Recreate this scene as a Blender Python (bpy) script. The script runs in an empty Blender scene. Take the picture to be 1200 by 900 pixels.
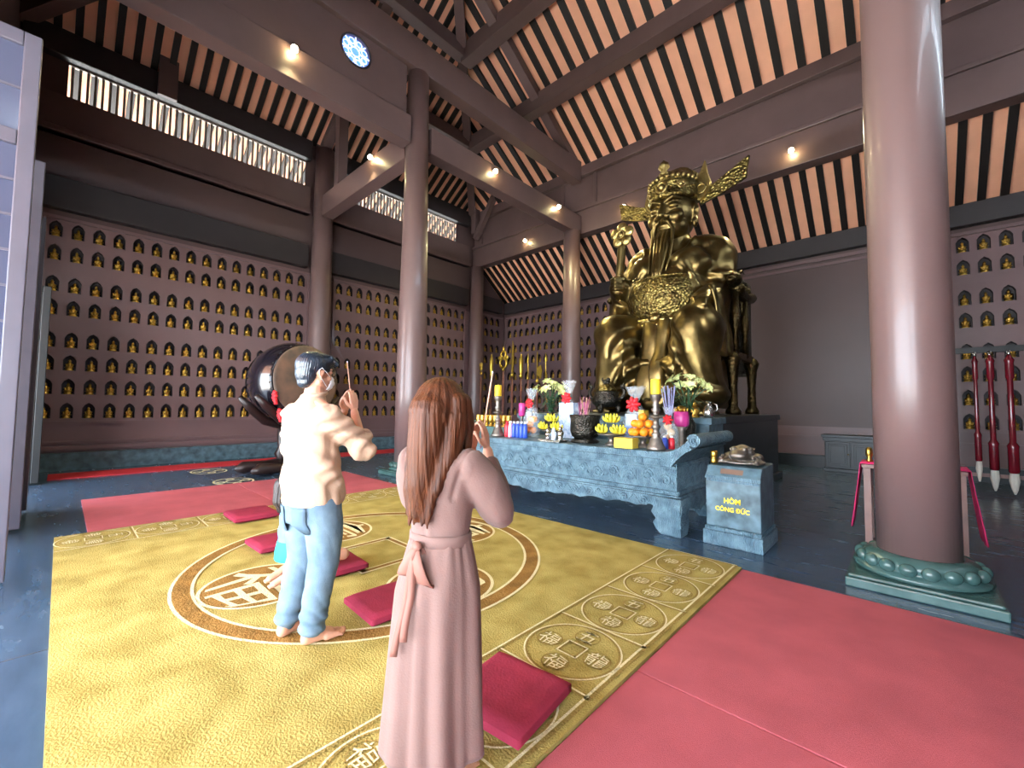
import bpy, math, random
import numpy as np
from math import sin, cos, pi, radians, sqrt
from mathutils import Vector, Matrix, Euler, noise as mnoise
random.seed(7)
SC = bpy.context.scene
COL = SC.collection

# ------------------------------------------------------------------ helpers
def lin(c):
    if isinstance(c, str):
        c = [int(c[i:i + 2], 16) / 255 for i in (0, 2, 4)]
    return tuple((x / 12.92 if x <= .04045 else ((x + .055) / 1.055) ** 2.4) for x in c)

MATS = {}
def mat(name, color, rough=.6, metal=0., var=0., vscale=4., bump=0., bscale=20., spec=.5, coat=0., emit=None, estr=0., trans=0., alpha=1., c2=None, btype='noise', sheen=0., sss=0., stretch=None):
    m = bpy.data.materials.new(name); m.use_nodes = True
    nt = m.node_tree; b = nt.nodes['Principled BSDF']
    c = lin(color)
    b.inputs['Base Color'].default_value = (*c, 1)
    b.inputs['Roughness'].default_value = rough
    b.inputs['Metallic'].default_value = metal
    b.inputs['Specular IOR Level'].default_value = spec
    b.inputs['Coat Weight'].default_value = coat
    b.inputs['Transmission Weight'].default_value = trans
    b.inputs['Alpha'].default_value = alpha
    b.inputs['Sheen Weight'].default_value = sheen
    if sss:
        b.inputs['Subsurface Weight'].default_value = sss
        b.inputs['Subsurface Radius'].default_value = (.012, .005, .003)
    if emit is not None:
        b.inputs['Emission Color'].default_value = (*lin(emit), 1)
        b.inputs['Emission Strength'].default_value = estr
    tc = nt.nodes.new('ShaderNodeTexCoord')
    src = tc.outputs['Object']
    if stretch:
        mp = nt.nodes.new('ShaderNodeMapping'); mp.inputs['Scale'].default_value = stretch
        nt.links.new(src, mp.inputs['Vector']); src = mp.outputs['Vector']
    if var > 0:
        n = nt.nodes.new('ShaderNodeTexNoise'); n.inputs['Scale'].default_value = vscale; n.inputs['Detail'].default_value = 6
        r = nt.nodes.new('ShaderNodeValToRGB')
        nt.links.new(src, n.inputs['Vector']); nt.links.new(n.outputs['Fac'], r.inputs['Fac'])
        d = lin(c2) if c2 else tuple(x * (1 - var) for x in c)
        e = tuple(min(1, x * (1 + var * .6)) for x in c)
        r.color_ramp.elements[0].position = .32; r.color_ramp.elements[0].color = (*d, 1)
        r.color_ramp.elements[1].position = .68; r.color_ramp.elements[1].color = (*e, 1)
        nt.links.new(r.outputs['Color'], b.inputs['Base Color'])
    if bump > 0:
        if btype == 'voronoi':
            n = nt.nodes.new('ShaderNodeTexVoronoi'); out = n.outputs['Distance']
        elif btype == 'wave':
            n = nt.nodes.new('ShaderNodeTexWave'); out = n.outputs['Fac']
            n.inputs['Distortion'].default_value = 9; n.inputs['Detail'].default_value = 3
        else:
            n = nt.nodes.new('ShaderNodeTexNoise'); out = n.outputs['Fac']; n.inputs['Detail'].default_value = 5
        n.inputs['Scale'].default_value = bscale
        bp = nt.nodes.new('ShaderNodeBump'); bp.inputs['Strength'].default_value = bump
        bp.inputs['Distance'].default_value = .02
        nt.links.new(src, n.inputs['Vector']); nt.links.new(out, bp.inputs['Height']); nt.links.new(bp.outputs['Normal'], b.inputs['Normal'])
    MATS[name] = m
    return m

class MB:
    def __init__(s): s.v, s.f, s.m, s.s = [], [], [], []
    def add(s, vs, fs, m=0, smooth=False):
        o = len(s.v); s.v.extend(tuple(map(float, p)) for p in vs)
        for f in fs: s.f.append([i + o for i in f]); s.m.append(m); s.s.append(smooth)
        return s
    def bx(s, x0, x1, y0, y1, z0, z1, m=0):
        v = [(x0, y0, z0), (x1, y0, z0), (x1, y1, z0), (x0, y1, z0), (x0, y0, z1), (x1, y0, z1), (x1, y1, z1), (x0, y1, z1)]
        return s.add(v, [(0, 3, 2, 1), (4, 5, 6, 7), (0, 1, 5, 4), (1, 2, 6, 5), (2, 3, 7, 6), (3, 0, 4, 7)], m)
    def beam(s, p, q, w, h, m=0, up=(0, 0, 1)):
        p, q = Vector(p), Vector(q); d = (q - p).normalized(); up = Vector(up)
        r = d.cross(up)
        if r.length < 1e-4: r = Vector((1, 0, 0))
        r.normalize(); u = r.cross(d)
        c = [(-w / 2, -h / 2), (w / 2, -h / 2), (w / 2, h / 2), (-w / 2, h / 2)]
        v = [p + r * a + u * b for a, b in c] + [q + r * a + u * b for a, b in c]
        return s.add(v, [(0, 1, 2, 3), (7, 6, 5, 4), (0, 4, 5, 1), (1, 5, 6, 2), (2, 6, 7, 3), (3, 7, 4, 0)], m)
    def lathe(s, prof, n=24, c=(0, 0, 0), m=0, smooth=True, sx=1., sy=1., M=None):
        vs, fs = [], []
        for r, z in prof:
            for i in range(n):
                a = 2 * pi * i / n; vs.append(Vector((r * cos(a) * sx, r * sin(a) * sy, z)))
        for j in range(len(prof) - 1):
            for i in range(n):
                k = (i + 1) % n; fs.append((j * n + i, j * n + k, (j + 1) * n + k, (j + 1) * n + i))
        fs.append(tuple(range(n - 1, -1, -1))); fs.append(tuple((len(prof) - 1) * n + i for i in range(n)))
        c = Vector(c)
        vs = [(M @ v if M else v) + c for v in vs]
        return s.add(vs, fs, m, smooth)
    def tube(s, pts, rad, n=8, m=0, smooth=True):
        pts = [Vector(p) for p in pts]
        if not hasattr(rad, '__len__'): rad = [rad] * len(pts)
        vs, fs = [], []; prev = None
        for i, p in enumerate(pts):
            d = (pts[min(i + 1, len(pts) - 1)] - pts[max(i - 1, 0)]).normalized()
            if prev is None:
                r = d.cross(Vector((0, 0, 1)))
                if r.length < .1: r = d.cross(Vector((0, 1, 0)))
            else: r = prev - d * prev.dot(d)
            r.normalize(); prev = r; u = d.cross(r)
            for k in range(n):
                a = 2 * pi * k / n; vs.append(p + (r * cos(a) + u * sin(a)) * rad[i])
        for i in range(len(pts) - 1):
            for k in range(n):
                l = (k + 1) % n; fs.append((i * n + k, i * n + l, (i + 1) * n + l, (i + 1) * n + k))
        fs.append(tuple(range(n - 1, -1, -1))); fs.append(tuple((len(pts) - 1) * n + k for k in range(n)))
        return s.add(vs, fs, m, smooth)
    def ell(s, c, r, nu=12, nv=8, m=0, rot=None, smooth=True):
        if not hasattr(r, '__len__'): r = (r, r, r)
        c = Vector(c); R = Euler(rot).to_matrix() if rot is not None else None
        vs = [Vector((0, 0, -r[2]))]
        for j in range(1, nv):
            t = -pi / 2 + pi * j / nv
            for i in range(nu):
                a = 2 * pi * i / nu; vs.append(Vector((r[0] * cos(t) * cos(a), r[1] * cos(t) * sin(a), r[2] * sin(t))))
        vs.append(Vector((0, 0, r[2]))); fs = []
        for i in range(nu):
            k = (i + 1) % nu; fs.append((0, 1 + k, 1 + i))
            b = 1 + (nv - 2) * nu; fs.append((len(vs) - 1, b + i, b + k))
            for j in range(nv - 2):
                fs.append((1 + j * nu + i, 1 + j * nu + k, 1 + (j + 1) * nu + k, 1 + (j + 1) * nu + i))
        vs = [(R @ v if R else v) + c for v in vs]
        return s.add(vs, fs, m, smooth)
    def cap(s, p, q, r0, r1, n=14, m=0):     # capsule with two radii
        p, q = Vector(p), Vector(q); d = (q - p); L = d.length; d = d / max(L, 1e-6)
        pts, rs = [], []
        for k in range(5): a = pi / 2 * (1 - k / 4); pts.append(p - d * (r0 * sin(a))); rs.append(max(r0 * cos(a), r0 * .02))
        for k in range(5): a = pi / 2 * k / 4; pts.append(q + d * (r1 * sin(a))); rs.append(max(r1 * cos(a), r1 * .02))
        return s.tube(pts, rs, n, m)
    def chain(s, pts, rs, n=14, m=0):
        for i in range(len(pts) - 1): s.cap(pts[i], pts[i + 1], rs[i], rs[i + 1], n, m)
        return s
    def prism(s, out, d0, d1, plane='xz', m=0, smooth=False):
        def P(a, b, d): return {'xz': (a, d, b), 'xy': (a, b, d), 'yz': (d, a, b)}[plane]
        n = len(out)
        vs = [P(a, b, d0) for a, b in out] + [P(a, b, d1) for a, b in out]
        fs = [tuple(range(n - 1, -1, -1)), tuple(range(n, 2 * n))] + [(i, (i + 1) % n, n + (i + 1) % n, n + i) for i in range(n)]
        return s.add(vs, fs, m, smooth)
    def torus(s, c, R, r, n=24, k=8, m=0, M=None):
        vs, fs = [], []; c = Vector(c)
        for i in range(n):
            a = 2 * pi * i / n
            for j in range(k):
                b = 2 * pi * j / k; v = Vector(((R + r * cos(b)) * cos(a), (R + r * cos(b)) * sin(a), r * sin(b)))
                vs.append((M @ v if M else v) + c)
        for i in range(n):
            for j in range(k):
                i2, j2 = (i + 1) % n, (j + 1) % k; fs.append((i * k + j, i2 * k + j, i2 * k + j2, i * k + j2))
        return s.add(vs, fs, m, True)
    def ring(s, cx, cy, r0, r1, z, n=64, m=0, sy=1.):
        vs = [(cx + r * cos(2 * pi * i / n), cy + r * sy * sin(2 * pi * i / n), z) for r in (r0, r1) for i in range(n)]
        return s.add(vs, [(i, n + i, n + (i + 1) % n, (i + 1) % n) for i in range(n)], m)
    def strip(s, rows, m=0, smooth=True, closed=False):   # grid of points rows x cols
        nr, nc = len(rows), len(rows[0]); fs = []
        for i in range(nr - 1):
            for j in range(nc if closed else nc - 1):
                k = (j + 1) % nc; fs.append((i * nc + j, i * nc + k, (i + 1) * nc + k, (i + 1) * nc + j))
        return s.add([p for r in rows for p in r], fs, m, smooth)
    def xf(s, M):
        s.v = [tuple(M @ Vector(p)) for p in s.v]; return s
    def mesh(s, name, mats):
        me = bpy.data.meshes.new(name); me.from_pydata(s.v, [], s.f)
        if not isinstance(mats, (list, tuple)): mats = [mats]
        for m in mats: me.materials.append(m if not isinstance(m, str) else MATS[m])
        me.polygons.foreach_set('material_index', s.m); me.polygons.foreach_set('use_smooth', s.s)
        me.update(); return me
    def build(s, name, mats, parent=None, loc=(0, 0, 0), rotz=0, bevel=0, seg=2, fixn=False):
        o = bpy.data.objects.new(name, s.mesh(name, mats)); COL.objects.link(o)
        o.location = loc; o.rotation_euler = (0, 0, rotz)
        if parent is not None: o.parent = parent
        if bevel:
            b = o.modifiers.new('bevel', 'BEVEL'); b.width = bevel; b.segments = seg; b.limit_method = 'ANGLE'; b.angle_limit = radians(40)
        return o

def tag(o, label=None, cat=None, group=None, kind=None):
    if label: o['label'] = label
    if cat: o['category'] = cat
    if group: o['group'] = group
    if kind: o['kind'] = kind
    return o
def thing(name, label, cat, loc=(0, 0, 0), rotz=0, group=None):
    o = bpy.data.objects.new(name, None); COL.objects.link(o); o.empty_display_size = .1
    o.location = loc; o.rotation_euler = (0, 0, rotz)
    return tag(o, label, cat, group)
def struct(o): o['kind'] = 'structure'; return o
def dup(o, loc=None, rotz=None, label=None, parent=None):
    c = o.copy(); COL.objects.link(c)
    if parent is not None: c.parent = parent
    if loc is not None: c.location = loc
    if rotz is not None: c.rotation_euler = (0, 0, rotz)
    if label: c['label'] = label
    for ch in list(o.children): dup(ch, parent=c)
    return c

def blob(mb, name, mats, voxel, smooth=4, parent=None, loc=(0, 0, 0), rotz=0, post=None, sfac=.5):
    """union of overlapping closed shapes -> one continuous smooth skin"""
    me = mb.mesh(name + '_src', mats); o = bpy.data.objects.new(name + '_src', me); COL.objects.link(o)
    r = o.modifiers.new('r', 'REMESH'); r.mode = 'VOXEL'; r.voxel_size = voxel; r.use_smooth_shade = True
    if smooth:
        q = o.modifiers.new('s', 'SMOOTH'); q.iterations = smooth; q.factor = sfac
    dg = bpy.context.evaluated_depsgraph_get()
    m2 = bpy.data.meshes.new_from_object(o.evaluated_get(dg)); m2.name = name
    bpy.data.objects.remove(o); bpy.data.meshes.remove(me)
    n = len(m2.vertices); co = np.empty(n * 3); m2.vertices.foreach_get('co', co); co = co.reshape(-1, 3)
    if post is not None:
        no = np.empty(n * 3); m2.vertices.foreach_get('normal', no); no = no.reshape(-1, 3)
        co = post(co, no); m2.vertices.foreach_set('co', co.reshape(-1))
    m2.polygons.foreach_set('use_smooth', [True] * len(m2.polygons))
    m2.update()
    if not len(m2.materials):
        m2.materials.append(MATS[mats] if isinstance(mats, str) else mats)
    out = bpy.data.objects.new(name, m2); COL.objects.link(out); out.location = loc; out.rotation_euler = (0, 0, rotz)
    if parent is not None: out.parent = parent
    return out

def text_polys(s, size=1., align='CENTER', line=1., weight=0.):
    c = bpy.data.curves.new('t', 'FONT'); c.body = s; c.size = size; c.align_x = align; c.align_y = 'CENTER'; c.space_line = line; c.resolution_u = 3; c.offset = weight
    o = bpy.data.objects.new('t', c); COL.objects.link(o)
    dg = bpy.context.evaluated_depsgraph_get(); me = bpy.data.meshes.new_from_object(o.evaluated_get(dg))
    v = [tuple(p.co) for p in me.vertices]; f = [tuple(p.vertices) for p in me.polygons]
    bpy.data.objects.remove(o); bpy.data.curves.remove(c); bpy.data.meshes.remove(me)
    return v, f

ORD = ['', 'first', 'second', 'third', 'fourth', 'fifth', 'sixth', 'seventh', 'eighth', 'ninth', 'tenth', 'eleventh', 'twelfth', 'thirteenth', 'fourteenth', 'fifteenth', 'sixteenth', 'seventeenth', 'eighteenth', 'nineteenth', 'twentieth']

# ------------------------------------------------------------------ camera (1200 x 900 frame)
FPX, YAW, PIT, ROL, CH = 495.06, .7529, .0516, .0121, 1.45
cd = bpy.data.cameras.new('camera'); cam = bpy.data.objects.new('camera', cd); COL.objects.link(cam)
cd.sensor_fit = 'HORIZONTAL'; cd.sensor_width = 36; cd.lens = 36 * FPX / 1200; cd.clip_start = .05; cd.clip_end = 400
fw = Vector((-sin(YAW) * cos(PIT), cos(YAW) * cos(PIT), sin(PIT))); rt = Vector((cos(YAW), sin(YAW), 0)); up = rt.cross(fw)
r2 = rt * cos(ROL) + up * sin(ROL); u2 = up * cos(ROL) - rt * sin(ROL)
cam.matrix_world = Matrix(((r2.x, u2.x, -fw.x, 0), (r2.y, u2.y, -fw.y, 0), (r2.z, u2.z, -fw.z, CH), (0, 0, 0, 1)))
SC.camera = cam

# ------------------------------------------------------------------ materials
mat('paint', '5e4a48', .42, var=.12, vscale=1.5, bump=.05, bscale=60)           # brown painted timber / concrete
mat('paint_dark', '2c2628', .5, var=.1, vscale=2)
mat('wallpaint', '574443', .45, var=.1, vscale=.8, bump=.04, bscale=40)
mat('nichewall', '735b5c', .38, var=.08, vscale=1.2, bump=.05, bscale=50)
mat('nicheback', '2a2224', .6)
mat('column_paint', '6a5452', .38, var=.06, vscale=1.5, bump=.05, bscale=25, coat=.15)
mat('peach', 'f0b090', .7, var=.06, vscale=2)
mat('rafter', '150e0d', .6)
mat('gold', 'c09a48', .3, 1., var=.25, vscale=30)
mat('bronze', '7c6940', .34, .96, var=.22, vscale=2.5, c2='4c3e24', bump=.15, bscale=9)
mat('bronze_relief', '80703f', .36, .96, var=.3, vscale=8, c2='453820', bump=.9, bscale=22, btype='voronoi')
mat('bronze_light', 'a5905a', .32, .9, var=.25, vscale=6, bump=.35, bscale=20, btype='voronoi')
mat('bronze_dark', '4a4640', .4, 1., var=.35, vscale=12, c2='2a2724', bump=.6, bscale=45, btype='voronoi')
mat('pewter', '8c847c', .5, 1., var=.2, vscale=20)
mat('stone', '6f8c9a', .38, var=.25, vscale=9, c2='4a6676', bump=.7, bscale=16, btype='wave', spec=.5)
mat('stone_plain', '5a7480', .3, var=.22, vscale=7, c2='35474f', bump=.1, bscale=40)
mat('stone_green', '3e5856', .24, var=.25, vscale=7, c2='32504e', bump=.12, bscale=30)
mat('stone_dark', '1c2226', .35, var=.3, vscale=5)
mat('red_carpet', 'aa5660', .95, var=.12, vscale=3, bump=.35, bscale=260, sheen=.0, spec=.1)
mat('red_strip', 'c23a44', .95, var=.08, vscale=3, bump=.3, bscale=260, spec=.1)
mat('cushion', '8a2c40', .8, var=.15, vscale=6, bump=.15, bscale=80, sheen=.0, spec=.1)
mat('yellow_pile', 'a69658', .97, var=.2, vscale=4, c2='8e7e44', bump=.55, bscale=95, sheen=.0, spec=.05)
mat('brown_pile', '8a6838', .97, var=.25, vscale=8, bump=.7, bscale=70, spec=.05)
mat('pale_pile', 'd6caa0', .97, var=.1, vscale=8, bump=.6, bscale=80, spec=.05)
mat('carved_line_and_shadow', '8f7a44', .97, var=.2, vscale=8, bump=.5, bscale=80, spec=.05)
mat('door_wood', '4c4854', .35, var=.1, vscale=3)
mat('door_dark', '101214', .5)
mat('door_glass', '4e5268', .1, trans=.25, spec=.5)
mat('ground_pave', 'c2c0ba', .8, var=.15, vscale=1.2)
mat('lamp_metal', '3a3432', .4, .6)
mat('lamp_glow', 'fff2c8', .5, emit='ffe9a8', estr=60)
mat('window_glow', '4a7ae0', .5, emit='5a8cff', estr=.55, var=.0)
mat('window_lattice', 'dfe6ff', .5, emit='cfe0ff', estr=.75)
mat('skin', 'c48f76', .5, sss=.15, var=.06, vscale=20)
mat('grille_bar', '8d7f74', .6)

# floor: dark polished granite slabs with pale joints
def floor_mat():
    m = bpy.data.materials.new('granite_floor'); m.use_nodes = True; nt = m.node_tree; b = nt.nodes['Principled BSDF']
    tc = nt.nodes.new('ShaderNodeTexCoord'); mp = nt.nodes.new('ShaderNodeMapping'); mp.inputs['Location'].default_value = (.1, .36, 0)
    nt.links.new(tc.outputs['Object'], mp.inputs['Vector'])
    br = nt.nodes.new('ShaderNodeTexBrick'); br.offset = 0; br.inputs['Scale'].default_value = 1
    br.inputs['Mortar Size'].default_value = .006; br.inputs['Brick Width'].default_value = 1.2; br.inputs['Row Height'].default_value = .6
    br.inputs['Color1'].default_value = (.050, .088, .150, 1); br.inputs['Color2'].default_value = (.060, .104, .172, 1); br.inputs['Mortar'].default_value = (.06, .07, .085, 1)
    nt.links.new(mp.outputs['Vector'], br.inputs['Vector'])
    n = nt.nodes.new('ShaderNodeTexNoise'); n.inputs['Scale'].default_value = 2.2; n.inputs['Detail'].default_value = 8
    st = nt.nodes.new('ShaderNodeMapping'); st.inputs['Scale'].default_value = (1, 4, 1)
    nt.links.new(tc.outputs['Object'], st.inputs['Vector']); nt.links.new(st.outputs['Vector'], n.inputs['Vector'])
    r = nt.nodes.new('ShaderNodeMapRange'); r.inputs['From Min'].default_value = .3; r.inputs['From Max'].default_value = .7; r.inputs['To Min'].default_value = .14; r.inputs['To Max'].default_value = .30
    nt.links.new(n.outputs['Fac'], r.inputs['Value']); nt.links.new(r.outputs['Result'], b.inputs['Roughness'])
    mx = nt.nodes.new('ShaderNodeMixRGB'); mx.blend_type = 'MULTIPLY'; mx.inputs['Fac'].default_value = .5
    nt.links.new(br.outputs['Color'], mx.inputs['Color1']); nt.links.new(n.outputs['Fac'], mx.inputs['Color2'])
    nt.links.new(mx.outputs['Color'], b.inputs['Base Color'])
    bp = nt.nodes.new('ShaderNodeBump'); bp.inputs['Strength'].default_value = .12; bp.inputs['Distance'].default_value = .01
    nt.links.new(n.outputs['Fac'], bp.inputs['Height']); nt.links.new(bp.outputs['Normal'], b.inputs['Normal'])
    b.inputs['Specular IOR Level'].default_value = .5; b.inputs['Coat Weight'].default_value = .0; b.inputs['Coat Roughness'].default_value = .07; b.inputs['Coat IOR'].default_value = 1.4
    MATS['granite_floor'] = m
floor_mat()

# ------------------------------------------------------------------ setting
XL, XR, YA, YB = -7.72, .03, 5.1, 11.27
XW, XE, YD, YF = -12.89, 5.23, 13.18, -1.05
XC = -3.83
mb = MB(); mb.bx(XW - .6, XE + .6, -1.6, YD + .5, -.2, 0); struct(mb.build('floor', 'granite_floor'))
mb = MB(); mb.bx(-45, 40, -40, -1.6, -.3, -.12); mb.bx(-45, XW - .6, -1.6, 40, -.3, -.12); struct(mb.build('ground', 'ground_pave'))

ROWS = [5.045, 4.55, 3.89, 3.40, 2.725, 2.245, 1.745, 1.24]      # niche centre heights
NW, NH, NDP = .098, .165, .13                                     # half width, half height, depth
def niche_panel(mb, P, us, u0, u1, z0, z1, skip=lambda i, j: False):
    """wall face with pointed-arch recesses; P(u, z, d) -> point, d = depth into the wall"""
    zb = [z0] + [(ROWS[k] + ROWS[k + 1]) / 2 for k in range(7)][::-1] + [z1]
    rows = ROWS[::-1]
    ub = [u0] + [(us[k] + us[k + 1]) / 2 for k in range(len(us) - 1)] + [u1]
    for i, u in enumerate(us):
        for j, z in enumerate(rows):
            a0, a1, b0, b1 = ub[i], ub[i + 1], zb[j], zb[j + 1]
            sh = z + NH * .30
            arch = [(u - NW, z - NH), (u + NW, z - NH), (u + NW, sh), (u + NW * .62, z + NH * .72), (u, z + NH), (u - NW * .62, z + NH * .72), (u - NW, sh)]
            rect = [(a0, b0), (a1, b0), (a1, sh), (a1, b1), (u, b1), (a0, b1), (a0, sh)]
            n = 7
            vs = [P(a, b, 0) for a, b in rect] + [P(a, b, 0) for a, b in arch] + [P(a, b, NDP) for a, b in arch]
            fs = [(k, (k + 1) % n, n + (k + 1) % n, n + k) for k in range(n)]
            mb.add(vs, fs, 0)
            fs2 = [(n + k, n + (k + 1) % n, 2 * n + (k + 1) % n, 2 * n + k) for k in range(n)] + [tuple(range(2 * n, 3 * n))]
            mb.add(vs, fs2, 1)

LP = lambda u, z, d: (XW - d, u, z)
BP = lambda u, z, d: (u, YD + d, z)
colsA = [.10 + .3262 * k for k in range(-1, 15)]
colsB = [5.80 + .335 * k for k in range(16)]
colsC = [11.78 + .335 * k for k in range(4)]
colsD = [XW + .36 + .335 * k for k in range(15)]
colsE = [.33 + .31 * k for k in range(15)]
Z0N, Z1N = 1.02, 5.24
mb = MB()
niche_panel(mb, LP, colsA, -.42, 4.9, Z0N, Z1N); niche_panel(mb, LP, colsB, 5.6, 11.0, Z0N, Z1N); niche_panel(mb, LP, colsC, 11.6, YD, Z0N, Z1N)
def quad(mb, P, u0, u1, z0, z1, m=0, d=0): mb.add([P(u0, z0, d), P(u1, z0, d), P(u1, z1, d), P(u0, z1, d)], [(0, 1, 2, 3)], m)
for a, b in ((-1.2, -.42), (4.9, 5.6), (11.0, 11.6)): quad(mb, LP, a, b, Z0N, Z1N)
quad(mb, LP, -1.2, YD, 0, Z0N); quad(mb, LP, -1.2, YD, Z1N, 7.9, 2); quad(mb, LP, -1.2, YD, 8.6, 9.3, 2)
for a, b in ((-1.2, -.2), (4.66, 5.55), (10.4, YD)): quad(mb, LP, a, b, 7.9, 8.6, 2)
mb.bx(XW - .35, XW - .3, -1.3, YD + .4, 0, 7.9, 2)
struct(mb.build('wall_left', ['nichewall', 'nicheback', 'wallpaint']))
mb = MB()
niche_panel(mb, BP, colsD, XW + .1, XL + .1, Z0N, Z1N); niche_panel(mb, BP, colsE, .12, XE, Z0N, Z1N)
quad(mb, BP, XW, XW + .1, Z0N, Z1N); quad(mb, BP, XL + .1, .12, Z0N, Z1N, 2); quad(mb, BP, XW, XE, 0, Z0N, 0); quad(mb, BP, XW, XE, Z1N, 6.2, 2)
mb.bx(XW - .4, XE + .4, YD + .3, YD + .35, 0, 6.4, 2)
struct(mb.build('wall_back', ['nichewall', 'nicheback', 'wallpaint']))
mb = MB(); mb.bx(XE, XE + .3, -1.2, YD + .4, 0, 7.9); mb.bx(XE, XE + .3, -1.2, YD + .4, 8.6, 9.3)
struct(mb.build('wall_right', 'wallpaint'))
# front wall: posts between the folding doors, lintel and the wall over it
mb = MB()
for x in (XW + .2, -10.95, -8.4, -6.7, -.05, 1.5, XE - .15): mb.bx(x - .17, x + .17, YF - .17, YF + .17, 0, 4.75)
mb.bx(XW - .3, XE + .3, YF - .15, YF + .15, 4.75, 9.35); mb.bx(1.5, XE, YF - .1, YF + .1, 0, 4.75); mb.bx(-8.4, -6.7, YF - .1, YF + .1, 0, 4.75); mb.bx(XW, -10.95, YF - .1, YF + .1, 0, 4.75)
struct(mb.build('wall_front', 'wallpaint'))

# unseen roof added outside the doors to hold back high sky light
mb = MB(); mb.add([(XW - 1, YF - .1, 5.3), (XE + 1, YF - .1, 5.3), (XE + 1, -4.6, 4.1), (XW - 1, -4.6, 4.1), (XW - 1, YF - .1, 5.4), (XE + 1, YF - .1, 5.4), (XE + 1, -4.6, 4.2), (XW - 1, -4.6, 4.2)], [(0, 1, 2, 3), (7, 6, 5, 4), (0, 4, 5, 1), (2, 6, 7, 3), (1, 5, 6, 2), (0, 3, 7, 4)])
struct(mb.build('added_shade_roof', 'peach'))
# mouldings, plinths and wall beams
mb = MB()
for a, b in ((-.42, 4.9), (5.6, 10.95), (11.6, YD - .02)):
    mb.bx(XW, XW + .045, a, b, 5.24, 5.31); mb.bx(XW, XW + .04, a, b, .96, 1.02)
    mb.bx(XW, XW + .04, a, a + .05, 1.02, 5.24); mb.bx(XW, XW + .04, b - .05, b, 1.02, 5.24)
mb.bx(XW, XW + .06, -.8, YD - .02, .42, .5); mb.bx(XW, XW + .03, -.8, YD - .02, .55, .6)
struct(mb.build('trim_1', 'nichewall'))
mb = MB(); mb.bx(XW, XW + .16, -.9, YD - .2, 0, .36); struct(mb.build('baseboard_left', 'stone_plain'))
mb = MB(); mb.bx(XW + .2, XE - .02, YD - .14, YD, 0, .3); struct(mb.build('baseboard_back', 'stone_dark'))
mb = MB()
for a, b in ((XW + .12, XL + .1), (.12, XE - .02)):
    mb.bx(a, b, YD - .045, YD, 5.24, 5.31); mb.bx(a, b, YD - .04, YD, .96, 1.02)
    mb.bx(a, a + .05, YD - .04, YD, 1.02, 5.24); mb.bx(b - .05, b, YD - .04, YD, 1.02, 5.24)
mb.bx(XL + .1, .12, YD - .06, YD, 5.25, 5.33); mb.bx(XL + .1, .12, YD - .03, YD, 5.12, 5.18)
mb.bx(XW + .1, XE, YD - .05, YD, .72, .78)
struct(mb.build('trim_2', 'nichewall'))

SPH = []
def beam_obj(name, boxes, m='paint', bevel=.015):
    b = MB()
    for q in boxes: b.bx(*q)
    return struct(b.build(name, m, bevel=bevel))
CR = .27
# wall beams
beam_obj('beam', [(XW, XW + .22, -.85, YA - .33, 5.42, 6.08), (XW, XW + .22, YA + .33, YB - .31, 5.42, 6.08), (XW, XW + .22, YB + .31, YD - .3, 5.42, 6.0)], 'paint_dark')
beam_obj('beam', [(XW, XW + .2, -.85, YA - .33, 7.0, 7.82), (XW, XW + .2, YA + .33, YB - .31, 7.0, 7.82), (XW, XW + .26, -.85, YA - .33, 7.0, 7.12), (XW, XW + .26, YA + .33, YB - .31, 7.0, 7.12)])
beam_obj('beam', [(XW, XW + .24, -.85, YA - .33, 8.64, 9.2), (XW, XW + .24, YA + .33, YB - .31, 8.64, 9.2)], 'paint_dark')
beam_obj('beam', [(XW + .22, XE, YD - .22, YD, 5.4, 5.86)], 'paint_dark')
# tie beams through the freestanding columns
TW = .165
beam_obj('beam', [(XL - TW, XL + TW, -.85, YA - .26, 7.0, 7.6)]); beam_obj('beam', [(XL - TW, XL + TW, YA + .26, YB - .02, 7.0, 7.6)])
beam_obj('beam', [(XL - TW, XL + TW, -.85, YB - .02, 8.72, 9.42)])
beam_obj('beam', [(XR - TW, XR + TW, -.85, 4.70, 7.0, 7.6)]); beam_obj('beam', [(XR - TW, XR + TW, 5.26, YB - .02, 7.0, 7.6)])
beam_obj('beam', [(XR - TW, XR + TW, -.85, 4.70, 8.72, 9.42)]); beam_obj('beam', [(XR - TW, XR + TW, 5.26, YB - .02, 8.72, 9.42)])
beam_obj('beam', [(-12.27, XL - .25, YA - .165, YA + .165, 6.88, 7.5)], 'column_paint')
beam_obj('beam', [(XR + .31, XE - .02, YA - .165, YA + .165, 6.88, 7.5)])
# big beam along the aisle: lower beam, ledge, panelled fascia over it
bb = [(XW, XE, YB, YB + .36, 7.03, 7.80), (XW + .02, XE, YB - .05, YB + .36, 7.80, 7.90), (XW, XE, YB + .12, YB + .34, 7.90, 8.95), (XW + .02, XE, YB - .02, YB + .40, 8.95, 9.28)]
for x in (XW + .45, -8.35, -7.1, XR - .4, XR + .42, XE - .3): bb.append((x - .06, x + .06, YB + .06, YB + .12, 7.90, 8.95))
beam_obj('beam', bb)
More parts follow.
